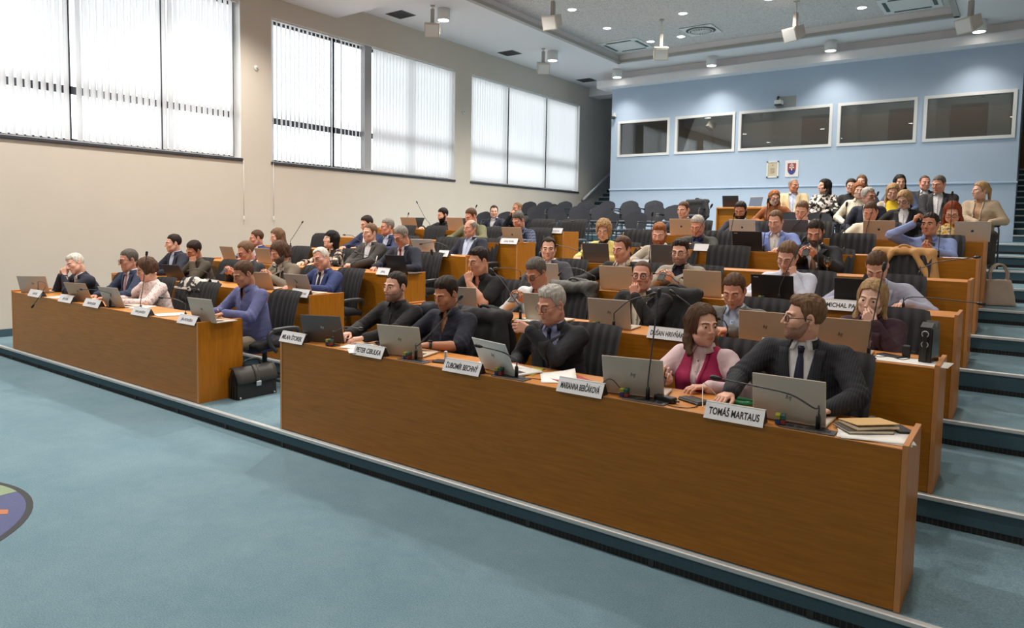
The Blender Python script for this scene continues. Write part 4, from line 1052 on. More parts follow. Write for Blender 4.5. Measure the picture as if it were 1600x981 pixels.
def visitor_chair():
    r = empty('visitor_chair')
    s = MB(); t = np.linspace(-1, 1, 9)
    G = [[(.23*u*(1-.06*abs(v)/.22), v, .46+.018*(1-u**4)-.015*(abs(v)/.23)**4) for u in t] for v in np.linspace(-.23, .21, 8)]; s.grid(np.array(G), 0, True, .055); s.build('seat', MT['navy_fabric'], r)
    b = MB(); G = []
    for h in np.linspace(0, 1, 13):
        w = .262*(max(.02, 1-abs(2*h-.96)**3.6))**.5
        G.append([(w*u, .235+.07*h-.045*u*u*(w/.262)**2, .50+.40*h) for u in t])
    b.grid(np.array(G), 0, True, -.05); b.build('backrest', MT['navy_fabric'], r)
    for sd in (-1, 1):
        f = MB(); f.tube(spline([(sd*.24, -.22, .0), (sd*.24, -.2, .42), (sd*.24, -.17, .64), (sd*.24, .0, .67), (sd*.24, .18, .655)], 16), .0125, 8); f.tube([(sd*.22, .24, 0), (sd*.22, .2, .44), (sd*.12, .25, .5), (sd*.1, .275, .7)], .0125, 8); l = f.build('leg_frame', MT['chair_grey'], r)
        MB().box(sd*.24-.028, sd*.24+.028, -.16, .17, .665, .69, bev=.01).build('armrest', MT['black_plastic'], r)
    MB().box(-.23, .23, -.19, -.17, .40, .425).box(-.22, .22, .17, .19, .40, .425).build('cross_bar', MT['chair_grey'], r)
    index_kids(r); return r
CH, VC = conf_chair(), visitor_chair(); chused = [0, 0]
def chair(row, x, label, dy=.86, rz=0.0, group='black ribbed conference chairs'):
    o = CH if not chused[0] else copy_tree(CH); chused[0] = 1
    o.location = (x, YR[row]+dy, ZR[row]); o.rotation_euler = (0, 0, rz); tag(o, label, 'chair', group); return o
def vchair(row, x, y, label, rz=0.0):
    o = VC if not chused[1] else copy_tree(VC); chused[1] = 1
    o.location = (x, y, ZR[row]); o.rotation_euler = (0, 0, rz); tag(o, label, 'chair', 'dark rounded visitor chairs'); return o
for row, x, l in ((1, -8.3, 'empty black ribbed chair between woman in patterned blouse and man in blue shirt'), 
    (4, -11.1, 'empty black ribbed chair nearest the cream wall in the fourth row'), (4, -7.75, 'empty black ribbed chair next to the moustached man in navy jacket'),
    (5, -9.13, 'empty black ribbed chair in front of the bearded man in dark blazer'), (5, -9.95, 'empty black ribbed chair beyond the man in olive jacket, cream wall side'), (6, -11.0, 'empty black ribbed chair beside a thin microphone by the cream wall, last row'),
    (6, -7.5, 'empty black ribbed chair behind the man in chequered jacket'), (6, -6.78, 'empty black ribbed chair at the aisle end of the last row behind a name plate'), 
    (4, -2.9, 'empty black ribbed chair in front of the man in light blue blazer'), (4, -.9, 'black ribbed chair carrying a camel coat'), (5, -4.75, 'empty black ribbed chair behind the ginger bearded man'), (5, -1.65, 'empty black ribbed chair beyond the man in dark suit holding a phone')):
    chair(row, x, l)
NEAR = {8: 'nearest visitor row', 9: 'middle visitor row', 10: 'rear visitor row'}
k = 0
for t, y, xs_ in ((8, 9.6, (-10.67, -9.98, -9.1, -8.5, -7.9, -7.19, -6.53, -3.35, -2.9)), (9, 10.9, (-10.0, -9.41, -8.75, -8.09, -7.31, -6.71, -6.2, -2.79)), (10, 12.8, (-11.54, -10.98, -10.34, -9.65, -9.0, -8.31, -7.6, -6.46)), (10, 14.6, (-11.9, -10.6, -9.3))):
    for x in xs_:
        k += 1; vchair(t, x, y, 'empty dark blue visitor chair with rounded back in the rows before the blue wall', rad((k*37 % 11)-5))
for c in [VC]: pass
# speaker's table among the visitor rows
r = empty('presenter_table', (-4.47, 10.62, ZR[9])); MB().box(-.6, .6, -.02, .5, .79, .825, bev=.004).build('table_top', MT['wood_top'], r)
for s in (-1, 1): MB().box(s*.59-.012, s*.59+.012, 0, .48, 0, .79).build('side_panel', MT['wood_v'], r)
MB().box(-.578, .578, .05, .07, .35, .79).build('modesty_panel', MT['wood_h'], r); tag(r, 'small cherry table with laptops in front of the blue wall', 'table')
# ------------------------------------------------------------------ desk equipment
MT['plate_white'] = mat('plate_white', (.80, .79, .82), .5)
MT['plate_side'] = mat('plate_side', (.02, .018, .022), .5)
MT['ink'] = mat('ink', (.012, .012, .016), .6)
MT['paper'] = mat('paper', (.84, .83, .80), .8)
def nameplate(row, x, text, label, w=.30, yaw=0.0, pale=False):
    r = empty('name_plate', (x, YR[row]+.012, ZR[row]+.82), yaw); h = .074; d = .05
    p = MB(); w2 = w/2
    # a folded tent: white sloping front, dark ends
    fr = [(-.03, -.006), (-.026, -.008), (d/2-.006, h), (d/2-.010, h)]
    p.prism([(-.03, -.014), (.055, 0.0), (.02, h-.004), (.014, h)], 'x', -w2, w2); p.build('tent_body', MT['plate_side'], r)
    a = math.atan2(.044, h+.014); L_ = math.hypot(.044, h+.014)
    f = MB(); f.box(-w2+.001, w2-.001, -.003, 0, 0, L_+.004); ff = f.build('front_face', MT['plate_white'], r); ff.location = (0, -.031, -.014); ff.rotation_euler = (-a, 0, 0)
    t = MB(); t.box(-w2+.001, w2-.001, .008, .026, h-.004, h+.002); t.build('top_edge', MT['paper'], r)
    if text:
        c = bpy.data.curves.new('lettering', 'FONT'); c.body = text; c.size = .07 if not pale else .048; c.align_x = 'CENTER'; c.align_y = 'CENTER'; c.offset = .0017 if not pale else .0012; c.extrude = .0006; c.space_character = 1.02
        o = bpy.data.objects.new('t', c); C.objects.link(o); dg = bpy.context.evaluated_depsgraph_get(); me = bpy.data.meshes.new_from_object(o.evaluated_get(dg)); bpy.data.objects.remove(o); me.materials.clear()
        tw = max(v.co.x for v in me.vertices)-min(v.co.x for v in me.vertices)
        o = obj('lettering', me, ff, MT['ink'] if not pale else MT['grey_ink']); o.location = (0, -.0036, L_*.46); o.rotation_euler = (PI/2, 0, 0); o.scale = (min(.66, (w-.05)/tw), .80, 1)
    tag(r, label, 'name plate', 'white desk name plates'); return r
MT['grey_ink'] = mat('grey_ink', (.16, .16, .19), .6)
def mic(row, base, pts, label, dy=.085):
    """gooseneck microphone: base x on the desk, then points (x, y, z) of the neck in the room"""
    z = ZR[row]+.82; y = YR[row]+dy; r = empty('gooseneck_microphone', (base, y, z))
    MB().box(-.045, .045, -.04, .045, 0, .007, bev=.003).build('base_plate', MT['black_plastic'], r); MB().lathe([(.013, .006), (.013, .07), (.008, .085)], 10).build('socket', MT['black_plastic'], r)
    P = [np.array((0, 0, .075)), np.array((0, 0, .13))]+[np.array(p)-np.array((base, y, z)) for p in pts]
    S = spline(P, 26); MB().tube(S, .0046, 6).build('gooseneck', MT['chair_grey'], r)
    d = unit(S[-1]-S[-2]); MB().tube([S[-1]-d*.02, S[-1], S[-1]+d*.035, S[-1]+d*.045], [.006, .0135, .0135, .007], 10).build('capsule', MT['black_plastic'], r)
    tag(r, label, 'microphone', 'gooseneck desk microphones'); return r
MT['lap_silver'] = mat('laptop_silver_wood_tint', (.58, .49, .41), .5, .12)  # silver lid with the warm reflection of the wood mixed into its colour
MT['lap_white'] = mat('laptop_white', (.74, .73, .71), .5, .05)
MT['lap_champ'] = mat('laptop_champagne', (.60, .50, .39), .48, .12)
MT['lap_dark'] = mat('laptop_dark', (.12, .105, .10), .4, .2)
MT['lap_black'] = mat('laptop_black', (.014, .014, .016), .45)
MT['lap_tan'] = mat('laptop_tan', (.54, .37, .24), .48, .12)  # for the reflecting lids, the desk's orange reflection is put into this colour
MT['screen'] = mat('screen', (.02, .022, .03), .2, emit=((.5, .6, .75), .35))
MT['keys'] = mat('keys', (.03, .03, .032), .6)
def laptop(x, y, z, yaw, m, label, logo='bars', ang=18, w=.325, d=.22):
    r = empty('laptop', (x, y, z), yaw); dark = m in ('lap_black', 'lap_dark')
    M = MT[m]; MB().box(-w/2, w/2, 0, d, .003, .017, bev=.004).build('base', M, r); k = MB()
    for i in range(5):
        for j in range(12): k.box(-w/2+.025+j*(w-.05)/12, -w/2+.025+(j+.86)*(w-.05)/12, .03+i*.018, .03+i*.018+.015, .017, .0185)
    k.build('keyboard', MT['keys'], r); MB().box(-.05, .05, .135, .2, .0165, .0175).build('touchpad', MT['keys'] if dark else MT['lap_silver'], r)
    l = MB().box(-w/2, w/2, -.007, 0, 0, d-.005, bev=.003).build('lid', M, r); l.location = (0, .004, .016); l.rotation_euler = (rad(ang), 0, 0)
    MB().box(-w/2+.006, w/2-.006, .0002, .0012, .012, d-.012).build('screen', MT['screen'], l)
    if logo == 'bars':
        g = MB(); lm = MT['silver'] if dark else MT['keys']
        for dx, a0, a1 in ((-.012, -.008, .018), (-.004, -.008, .008), (.005, -.008, .008), (.013, -.018, .008)): g.prism([(dx+a0*.35, a0), (dx+a0*.35+.0032, a0), (dx+a1*.35+.0032, a1), (dx+a1*.35, a1)], 'y', -.0078, -.0069)
        for dx in (-.006, .0115): g.box(dx-.0035, dx+.0055, -.0078, -.0069, .0055, .0085)
        o = g.build('emblem', lm, l); o.location = (0, 0, d*.52)
    elif logo == 'dot':
        o = MB().lathe([(.0, -.0009), (.016, -.0008), (.016, 0)], 16, M=Matrix.Rotation(PI/2, 4, 'X')).build('emblem', MT['keys'], l, fix=True); o.location = (0, -.0072, d*.5)
    elif logo == 'word': o = MB().box(-w/2+.025, -w/2+.07, -.0076, -.0069, d-.035, d-.027).build('emblem', MT['silver'], l)
    tag(r, label, 'laptop', 'open laptops on the council desks'); return r
nameplate(1, -10.620, 'JOZEF KIŠ', 'white name plate at the far cream wall end of the front desk', 0.420, 0.0, True)
nameplate(1, -9.659, 'JÁN DZUR', 'white name plate before the tilted laptop of the man in blue blazer', 0.380, 0.0, True)
nameplate(1, -8.918, 'MARTIN JÁGER', 'white name plate in front of the grey laptop beside the patterned blouse', 0.413, 0.0, True)
nameplate(1, -7.717, 'IVAN JANOŠOV', 'white name plate under the tall straight microphone, window side front desk', 0.377, 0.0, True)
nameplate(1, -6.738, 'JÁN PETRUŠKA', 'white name plate at the aisle corner of the window side front desk', 0.348, 0.0, True)
nameplate(1, -4.990, 'MILAN ŠTOREK', 'white name plate at the aisle corner of the stair side front desk', 0.329, 0.0, False)
nameplate(1, -4.000, 'PETER CIBULKA', 'white name plate in front of the man in black shirt and champagne laptop', 0.338, 0.0, False)
nameplate(1, -3.017, 'ĽUBOMÍR BECHNÝ', 'white name plate in front of the white laptop and navy shirt man', 0.344, 0.0, False)
nameplate(1, -2.028, 'MARIANNA BEBČÁKOVÁ', 'white name plate before the papers and magenta waistcoat woman, long lettering', 0.336, 0.0, False)
nameplate(1, -1.036, 'TOMÁŠ MARTAUS', 'white largest name plate, in front of the pinstriped suit man and green lanyard', 0.333, 0.0, False)
nameplate(2, -6.696, 'PAVOL HAGYARI', 'white name plate before the white haired man in blue suit, second row', 0.327, 0.0, True)
nameplate(2, -8.642, 'JÁN FABIAN', 'white name plate near olive shirt man at his second row desk', 0.344, 0.0, True)
nameplate(2, -3.906, 'JANA KIŠŠ', 'white name plate in front of the man in black polo shirt', 0.234, 0.0, True)
nameplate(2, -2.045, 'DUŠAN HRIVŇÁK', 'white name plate in front of the bald man with hand on chin', 0.332, 0.0, False)
nameplate(3, -1.035, 'MICHAL PAŠ', 'white name plate behind the pinstriped man, before the lavender jacket', 0.301, 0.0, False)
nameplate(2, -1.208, '', 'white name plate half hidden behind the pinstriped man, before the grey jacket', 0.200, 0.0, False)
nameplate(3, -6.727, 'JURAJ', 'white name plate in front of the black laptop and red tie man', 0.234, 0.0, True)
nameplate(4, -6.847, 'PETER', 'white name plate next to the moustached man on fourth row desk', 0.200, 0.0, True)
nameplate(5, -6.502, 'JURAJ VRÁBEL', 'white name plate before the chequered jacket man at fifth row aisle end', 0.334, 0.0, True)
nameplate(6, -6.502, 'ERIK SVOBODA', 'white name plate at the aisle end of the sixth row desk', 0.335, 0.0, True)
nameplate(6, -7.498, '', 'white small name plate behind the chequered jacket man on the last row', 0.200, 0.0, True)
nameplate(4, -3.598, '', 'white pale name plate beside the ginger bearded man', 0.200, 0.0, True)
nameplate(5, -3.296, '', 'white small pale name plate by the tan laptop and dark green jacket man', 0.200, 0.0, True)
laptop(-11.035, 0.150, 0.970, rad(42), 'lap_silver', 'silver laptop at the cream wall end of the front desk', 'bars', 22, .385, .255)
laptop(-9.502, 0.130, 0.970, rad(16), 'lap_tan', 'tan reflecting laptop in front of the man in blue blazer and glasses, front row', 'bars', 24, .385, .255)
laptop(-8.599, 0.130, 0.970, rad(8), 'lap_silver', 'grey laptop in front of the woman in patterned blouse', 'bars', 22, .385, .255)
laptop(-6.627, 0.130, 0.970, rad(6), 'lap_silver', 'silver laptop with emblem in front of the man in blue shirt', 'bars', 15, .385, .255)
laptop(-9.706, 1.496, 1.159, rad(10), 'lap_dark', 'dark brown laptop in front of the man in olive shirt', '', 30, .385, .255)
laptop(-7.702, 1.516, 1.159, rad(25), 'lap_silver', 'small grey laptop in front of the bearded man in tweed jacket', '', 30, .385, .255)
laptop(-6.849, 1.496, 1.159, rad(8), 'lap_silver', 'silver laptop in front of the white haired man in blue suit', '', 22, .385, .255)
laptop(-10.532, 2.857, 1.360, rad(0), 'lap_tan', 'shiny brown laptop before the navy blazer man by the cream wall, third row', '', 20, .385, .255)
laptop(-9.547, 2.857, 1.360, rad(0), 'lap_tan', 'wide tan laptop before the long haired woman by the cream wall', '', 18, .385, .255)
laptop(-6.572, 2.857, 1.360, rad(-2), 'lap_black', 'black laptop in front of the man with red tie, third row', '', 16, .385, .255)
laptop(-7.346, 4.197, 1.569, rad(14), 'lap_white', 'pale silver laptop beside the moustached man in navy jacket', '', 28, .385, .255)
laptop(-10.149, 6.720, 1.932, rad(8), 'lap_tan', 'tan laptop on the last row desk before an empty chair by the cream wall', '', 22, .385, .255)
laptop(-8.885, 6.720, 1.932, rad(6), 'lap_tan', 'pale tan laptop next to the bearded man in dark blazer', '', 18, .385, .255)
laptop(-6.513, 5.390, 1.757, rad(3), 'lap_tan', 'tan laptop in front of the man in chequered jacket', 'dot', 16, .385, .255)
laptop(-4.732, 0.150, 0.970, rad(24), 'lap_dark', 'dark grey laptop in front of the man in black shirt', 'bars', 20, .385, .255)
laptop(-3.752, 0.130, 0.970, rad(14), 'lap_champ', 'champagne coloured laptop in front of the man in navy shirt', 'bars', 16, .385, .255)
laptop(-2.781, 0.130, 0.970, rad(-14), 'lap_white', 'white laptop in front of the grey haired man in dark blazer', 'bars', 24, .385, .255)
laptop(-1.714, 0.130, 0.970, rad(12), 'lap_silver', 'silver laptop beside the woman in magenta waistcoat', 'bars', 16, .385, .255)
laptop(-0.777, 0.130, 0.970, rad(0), 'lap_silver', 'silver laptop in front of the man in pinstriped suit', 'bars', 10, .385, .255)
laptop(-4.286, 1.496, 1.159, rad(8), 'lap_silver', 'grey laptop in front of the man in black polo shirt', '', 14, .385, .255)
laptop(-3.318, 1.496, 1.159, rad(0), 'lap_champ', 'brownish laptop behind grey haired man, before man in white shirt', '', 14, .385, .255)
laptop(-2.624, 1.496, 1.159, rad(6), 'lap_silver', 'silver laptop with emblem in front of the bald man with round glasses', 'bars', 12, .385, .255)
laptop(-1.317, 1.496, 1.159, rad(2), 'lap_tan', 'large tan laptop in front of the man in grey jacket, second row', 'bars', 8, .385, .255)
laptop(-0.798, 1.496, 1.159, rad(2), 'lap_tan', 'large tan laptop in front of the woman in burgundy blazer', 'bars', 10, .385, .255)
laptop(-4.198, 2.857, 1.360, rad(4), 'lap_silver', 'small pale laptop in front of the man with sunglasses on his head', '', 16, .385, .255)
laptop(-3.287, 2.857, 1.360, rad(2), 'lap_tan', 'orange reflecting laptop in front of the man with scarf', '', 10, .385, .255)
laptop(-2.338, 2.857, 1.360, rad(2), 'lap_tan', 'orange reflecting laptop next to the man in beige blazer holding a phone', '', 8, .385, .255)
laptop(-1.658, 2.857, 1.360, rad(0), 'lap_black', 'black laptop in front of the man in pale shirt resting on his fist', 'word', 14, .385, .255)
laptop(-0.934, 2.857, 1.360, rad(0), 'lap_black', 'black laptop in front of the man in lavender jacket', '', 8, .385, .255)
laptop(-4.291, 4.197, 1.569, rad(2), 'lap_dark', 'dark brown laptop in front of the woman in yellow cardigan', '', 14, .385, .255)
laptop(-3.327, 4.197, 1.569, rad(0), 'lap_dark', 'grey brown laptop in front of the ginger bearded man', '', 6, .385, .255)
laptop(-2.717, 5.390, 1.757, rad(0), 'lap_black', 'black laptop in front of the man in light blue blazer', 'word', 14, .385, .255)
laptop(-4.189, 6.720, 1.932, rad(2), 'lap_tan', 'tan laptop with dark round emblem, before young man in the sixth row', 'dot', 12, .385, .255)
laptop(-3.227, 6.720, 1.932, rad(2), 'lap_silver', 'grey laptop with dark round emblem, before bearded man in dark blue suit', 'dot', 12, .385, .255)
laptop(-2.481, 6.720, 1.932, rad(0), 'lap_dark', 'brown laptop in front of the man in white shirt, last row', '', 12, .385, .255)
laptop(-1.389, 6.720, 1.932, rad(0), 'lap_tan', 'tan laptop in front of the woman in white pullover', 'dot', 14, .385, .255)
laptop(-0.340, 6.720, 1.932, rad(6), 'lap_silver', 'silver laptop in front of the red haired woman in floral top', 'dot', 18, .385, .255)
mic(1, -10.744, [(-10.732, 0.085, 1.150), (-10.316, 0.025, 1.127), (-10.476, -0.075, 0.855)], 'black gooseneck drooping microphone hanging over the front of the desk at the cream wall end')
mic(1, -8.631, [(-8.538, 0.040, 1.147), (-8.781, -0.005, 1.172), (-9.053, -0.050, 1.164)], 'black gooseneck low microphone bent toward the blue blazer man, front row')
mic(1, -7.882, [(-7.736, 0.040, 1.261), (-7.545, -0.005, 1.642)], 'black gooseneck tall straight microphone before the woman in patterned blouse')
mic(1, -6.921, [(-6.860, 0.040, 1.157), (-6.980, -0.005, 1.199), (-7.143, -0.050, 1.203)], 'black gooseneck microphone curved in front of the empty chair, front row window side')
mic(2, -8.818, [(-8.829, 1.431, 1.326), (-8.987, 1.411, 1.354), (-9.200, 1.391, 1.327)], 'black gooseneck microphone curved before the olive shirt man')
mic(2, -6.876, [(-6.848, 1.431, 1.314), (-6.982, 1.411, 1.408), (-7.209, 1.391, 1.476)], 'black gooseneck microphone bent over the tweed jacket man from the silver laptop')
mic(4, -10.669, [(-10.566, 4.132, 1.767), (-10.279, 4.112, 2.026)], 'black gooseneck tall microphone standing alone against the cream wall')
mic(4, -8.751, [(-8.808, 4.132, 1.753), (-8.945, 4.112, 1.825), (-9.099, 4.092, 1.833)], 'black gooseneck short microphone bent low behind the floral dress woman')
mic(3, -6.833, [(-6.900, 2.792, 1.502), (-7.070, 2.772, 1.583), (-7.282, 2.752, 1.629)], 'black gooseneck microphone bent toward the man in grey suit, third row')
mic(2, -4.572, [(-4.584, 1.431, 1.483), (-4.622, 1.411, 1.735)], 'black gooseneck tall microphone rising behind the navy shirt man toward third row')
mic(4, -6.827, [(-6.850, 4.132, 1.715), (-7.055, 4.112, 1.768), (-7.316, 4.092, 1.732)], 'black gooseneck microphone arching before the moustached man')
mic(6, -9.564, [(-9.672, 6.655, 2.175), (-9.871, 6.635, 2.474)], 'black gooseneck tall microphone in front of the bearded man in dark blazer')
mic(6, -10.234, [(-10.197, 6.655, 2.092), (-10.123, 6.635, 2.238)], 'black gooseneck short microphone in front of the tan laptop by the cream wall')
mic(6, -8.438, [(-8.411, 6.655, 2.245), (-8.318, 6.635, 2.391)], 'black gooseneck microphone behind the man in olive jacket')
mic(6, -6.705, [(-6.654, 6.655, 2.081), (-6.453, 6.635, 2.116), (-6.165, 6.615, 2.130)], 'black gooseneck microphone arching over the name plate at the last row aisle end')
mic(1, -4.540, [(-4.461, 0.040, 1.106), (-4.270, -0.005, 1.168), (-4.048, -0.050, 1.184)], 'black gooseneck microphone arching beside the dark grey laptop')
mic(1, -3.554, [(-3.478, 0.040, 1.109), (-3.211, -0.005, 1.316), (-3.003, -0.050, 1.500)], 'black gooseneck long microphone slanting across the navy shirt man')
mic(1, -2.589, [(-2.581, 0.040, 1.113), (-2.648, -0.005, 1.155), (-2.810, -0.050, 1.182)], 'black gooseneck microphone arching in front of the white laptop')
mic(1, -1.596, [(-1.559, 0.040, 1.280), (-1.505, -0.005, 1.628)], 'black gooseneck tall straight microphone by the magenta waistcoat woman')
mic(1, -0.614, [(-0.625, 0.040, 1.094), (-0.739, -0.005, 1.159), (-0.910, -0.050, 1.186), (-1.098, -0.095, 1.208)], 'black gooseneck microphone arching low across the pinstriped man laptop')
mic(2, -3.538, [(-3.579, 1.431, 1.331), (-3.724, 1.411, 1.503), (-3.825, 1.391, 1.595)], 'black gooseneck microphone slanting in front of the man in white shirt holding a phone')
mic(2, -2.563, [(-2.538, 1.431, 1.319), (-2.395, 1.411, 1.429), (-2.198, 1.391, 1.492)], 'black gooseneck microphone curving before the bald man with round glasses')
mic(2, -1.588, [(-1.580, 1.431, 1.278), (-1.600, 1.411, 1.328), (-1.643, 1.391, 1.345)], 'black gooseneck hooked microphone beside the grey jacket man')
mic(2, -0.606, [(-0.593, 1.431, 1.385), (-0.536, 1.411, 1.781)], 'black gooseneck tall straight microphone before the burgundy blazer woman')
mic(2, -1.812, [(-1.843, 1.431, 1.363), (-1.884, 1.411, 1.432), (-2.007, 1.391, 1.516)], 'black gooseneck microphone passing behind the magenta waistcoat woman')
mic(3, -4.517, [(-4.534, 2.792, 1.516), (-4.659, 2.772, 1.534), (-4.823, 2.752, 1.526)], 'black gooseneck thin microphone bent behind the black polo shirt man')
mic(3, -3.519, [(-3.552, 2.792, 1.511), (-3.702, 2.772, 1.573), (-3.871, 2.752, 1.573), (-3.915, 2.732, 1.522)], 'black gooseneck thin microphone bent above the crumpled grey jacket')
mic(4, -4.487, [(-4.517, 4.132, 1.710), (-4.654, 4.112, 1.756), (-4.843, 4.092, 1.785)], 'black gooseneck microphone bent toward the man with sunglasses on his head')
mic(3, -2.566, [(-2.583, 2.792, 1.499), (-2.658, 2.772, 1.560), (-2.816, 2.752, 1.572)], 'black gooseneck microphone arching before the beige blazer man with phone')
mic(3, -1.587, [(-1.561, 2.792, 1.561), (-1.475, 2.772, 1.770), (-1.384, 2.752, 1.940)], 'black gooseneck long slanting microphone before the man in pale shirt')
mic(4, -1.568, [(-1.572, 4.132, 1.901), (-1.554, 4.112, 2.179)], 'black gooseneck tall straight microphone before the bearded man holding a phone')
mic(3, -0.579, [(-0.576, 2.792, 1.465), (-0.515, 2.772, 1.498), (-0.309, 2.752, 1.499), (-0.050, 2.732, 1.484)], 'black gooseneck long microphone bent sideways beyond the lavender jacket man')
mic(4, -0.613, [(-0.594, 4.132, 1.688), (-0.476, 4.112, 1.745), (-0.333, 4.092, 1.776), (-0.159, 4.072, 1.808)], 'black gooseneck long microphone bent sideways in front of the camel coat')
mic(5, -1.543, [(-1.545, 5.325, 2.045), (-1.534, 5.305, 2.343)], 'black gooseneck tall microphone in front of the empty chair, fifth row stair side')
mic(6, -1.538, [(-1.507, 6.655, 2.184), (-1.419, 6.635, 2.533)], 'black gooseneck slanting microphone before the white pullover woman')
mic(5, -2.498, [(-2.485, 5.325, 1.988), (-2.456, 5.305, 2.395)], 'black gooseneck tall microphone beside the light blue blazer man')
mic(6, -2.495, [(-2.395, 6.655, 2.176), (-2.236, 6.635, 2.383)], 'black gooseneck slanting microphone before the man in white shirt, last row')
mic(5, -0.570, [(-0.564, 5.325, 2.062), (-0.552, 5.305, 2.332)], 'black gooseneck tall microphone before the man in blue shirt touching his glasses')
mic(6, -0.570, [(-0.569, 6.655, 2.232), (-0.569, 6.635, 2.522)], 'black gooseneck tall microphone before the red haired woman')
mic(5, -2.973, [(-2.938, 5.325, 1.937), (-2.883, 5.305, 2.214)], 'black gooseneck tall microphone between dark green jacket and light blue blazer')
mic(5, -3.460, [(-3.353, 5.325, 2.032), (-3.197, 5.305, 2.332)], 'black gooseneck slanting microphone crossing the dark green jacket man')
mic(4, -3.526, [(-3.507, 4.132, 1.808), (-3.485, 4.112, 2.192)], 'black gooseneck tall straight microphone before the ginger bearded man')
# ------------------------------------------------------------------ small things on desks, bags and coats
def top(row): return ZR[row]+.82
CUBEC = [mat('cube_yellow', srgb(150, 144, 40), .5), mat('cube_green', srgb(36, 84, 70), .5), mat('cube_blue', srgb(28, 52, 112), .5), mat('cube_red', srgb(134, 48, 40), .5)]
def cube(row, x, label, y=.06):
    r = empty('desk_cube', (x, YR[row]+y, top(row)+.007), rad(12)); s = .027
    for i, (a, b) in enumerate(((-1, 1), (0, 1), (-1, 0), (0, 0))): MB().box(a*s, a*s+s-.001, -s, s, b*s, b*s+s-.001, bev=.003).build('block', CUBEC[i], r)
    tag(r, label, 'cube', 'little four coloured cubes on the desks')
def socket(row, x, label, y=.06):
    r = empty('desk_socket', (x, YR[row]+y, top(row))); MB().box(-.14, .14, -.045, .05, 0, .006, bev=.002).build('plate', MT['grey_metal'], r); s = MB()
    for k in range(5): s.box(-.1+k*.045, -.07+k*.045, -.01, .02, .006, .008)
    s.build('socket', MT['black_plastic'], r); tag(r, label, 'socket', 'flush desk socket plates')
MT['grey_metal'] = mat('grey_metal', (.09, .09, .095), .45, .4)
for row, x, l in ((1, -4.55, 'small four coloured cube by the dark grey laptop'), (1, -3.62, 'small four coloured cube in front of the champagne laptop'), (1, -2.72, 'small four coloured cube in front of the white laptop'), (1, -1.74, 'small four coloured cube between long lettered plate and tall straight microphone'), (1, -.80, 'small four coloured cube in front of the pinstriped suit'),
    (2, -3.67, 'small four coloured cube before the phone reader in white shirt'), (2, -2.72, 'small four coloured cube before the bald person with round glasses'), (3, -1.74, 'small green and yellow cube beside the black laptop, third row')): cube(row, x, l)
for row, x, l in ((1, -3.55, 'dark socket plate under the champagne laptop microphone'), (1, -2.62, 'dark socket plate under the white laptop microphone'), (1, -1.60, 'dark socket plate by the tall straight microphone'), (1, -.66, 'dark socket plate by the low arching microphone, nearest the stairs')): socket(row, x, l)
def sheet(x, y, z, yaw, label, w=.21, d=.297, n=1, m='paper', curl=0.0):
    rr = random.Random(int(x*100)); r = empty('paper_sheet', (x, y, z), rad(yaw)); 
    for k in range(n):
        t = np.linspace(-1, 1, 7); G = np.array([[(u*w/2, v*d/2, .0012+k*.0022+curl*max(0, u*.5+v*.6)**2+.0006*math.sin(u*4+v*3)) for u in t] for v in t])
        a = rad(rr.uniform(-9, 9))*(k > 0); G = G@np.array(Matrix.Rotation(a, 3, 'Z')).T; b = MB(); b.grid(G, 0, True, .001); b.build('sheet', MT[m], r)
    tag(r, label, 'paper', 'loose papers on the desks')
MT['red_folder'] = mat('red_folder', srgb(176, 62, 66), .6); MT['yellow_folder'] = mat('yellow_folder', srgb(206, 196, 70), .6); MT['kraft'] = mat('kraft', srgb(206, 168, 112), .75, noise=.05, scale=30)
sheet(-4.38, .22, top(1), 20, 'white papers beside the dark grey laptop and hands of the black shirt', n=2); sheet(-4.16, .12, top(1), -35, 'white sheet behind the name plate before the champagne laptop')
sheet(-3.06, .22, top(1), -20, 'white sheet between the black dock and white laptop', n=2); sheet(-2.36, .27, top(1), 35, 'curling white sheet over the red folder, front row', .25, .33, 1, 'paper', .03)
sheet(-2.30, .30, top(1)-.0005, 60, 'red folder under the curling white sheet', .24, .30, 1, 'red_folder'); sheet(-2.62, .33, top(1), 15, 'thin yellow folder beside the white laptop', .10, .28, 1, 'yellow_folder')
sheet(-.36, .18, top(1), 8, 'white papers under the kraft notebooks at the stair end', .34, .28, 3); sheet(-.36, 1.366+.18, top(2), 86, 'white paper under the black handbag', .24, .46); sheet(-.44, 5.26+.2, top(5), 80, 'white papers at the stair end of the fifth row desk', .25, .42, 2)
sheet(-10.25, .16, top(1), 25, 'white paper before the laptop at the cream wall end'); sheet(-7.45, .2, top(1), -15, 'white papers behind the corner name plate, window side', .24, .3, 3); sheet(-8.35, .32, top(1), 30, 'white papers right beside the grey laptop, window side front desk'.replace(' right', ''), n=2)
sheet(-3.45, 1.366+.16, top(2), 10, 'white papers before the phone reader in white shirt', n=2); sheet(-4.6, 1.366+.22, top(2), -25, 'white papers on the second row desk by the aisle', n=3); sheet(-1.98, 1.366+.22, top(2), 5, 'white papers behind the bald person name plate', .32, .22, 3); sheet(-4.0, 2.727+.24, top(3), 20, 'white papers before the slate suit, third row')
sheet(-7.7, 2.727+.2, top(3), 15, 'white paper under the joined hands of the grey brown suit'); sheet(-9.55, 2.727+.3, top(3), 5, 'white paper by the empty chair in the third row, window side'); sheet(-7.0, 4.067+.22, top(4), -20, 'white paper by the moustached person')
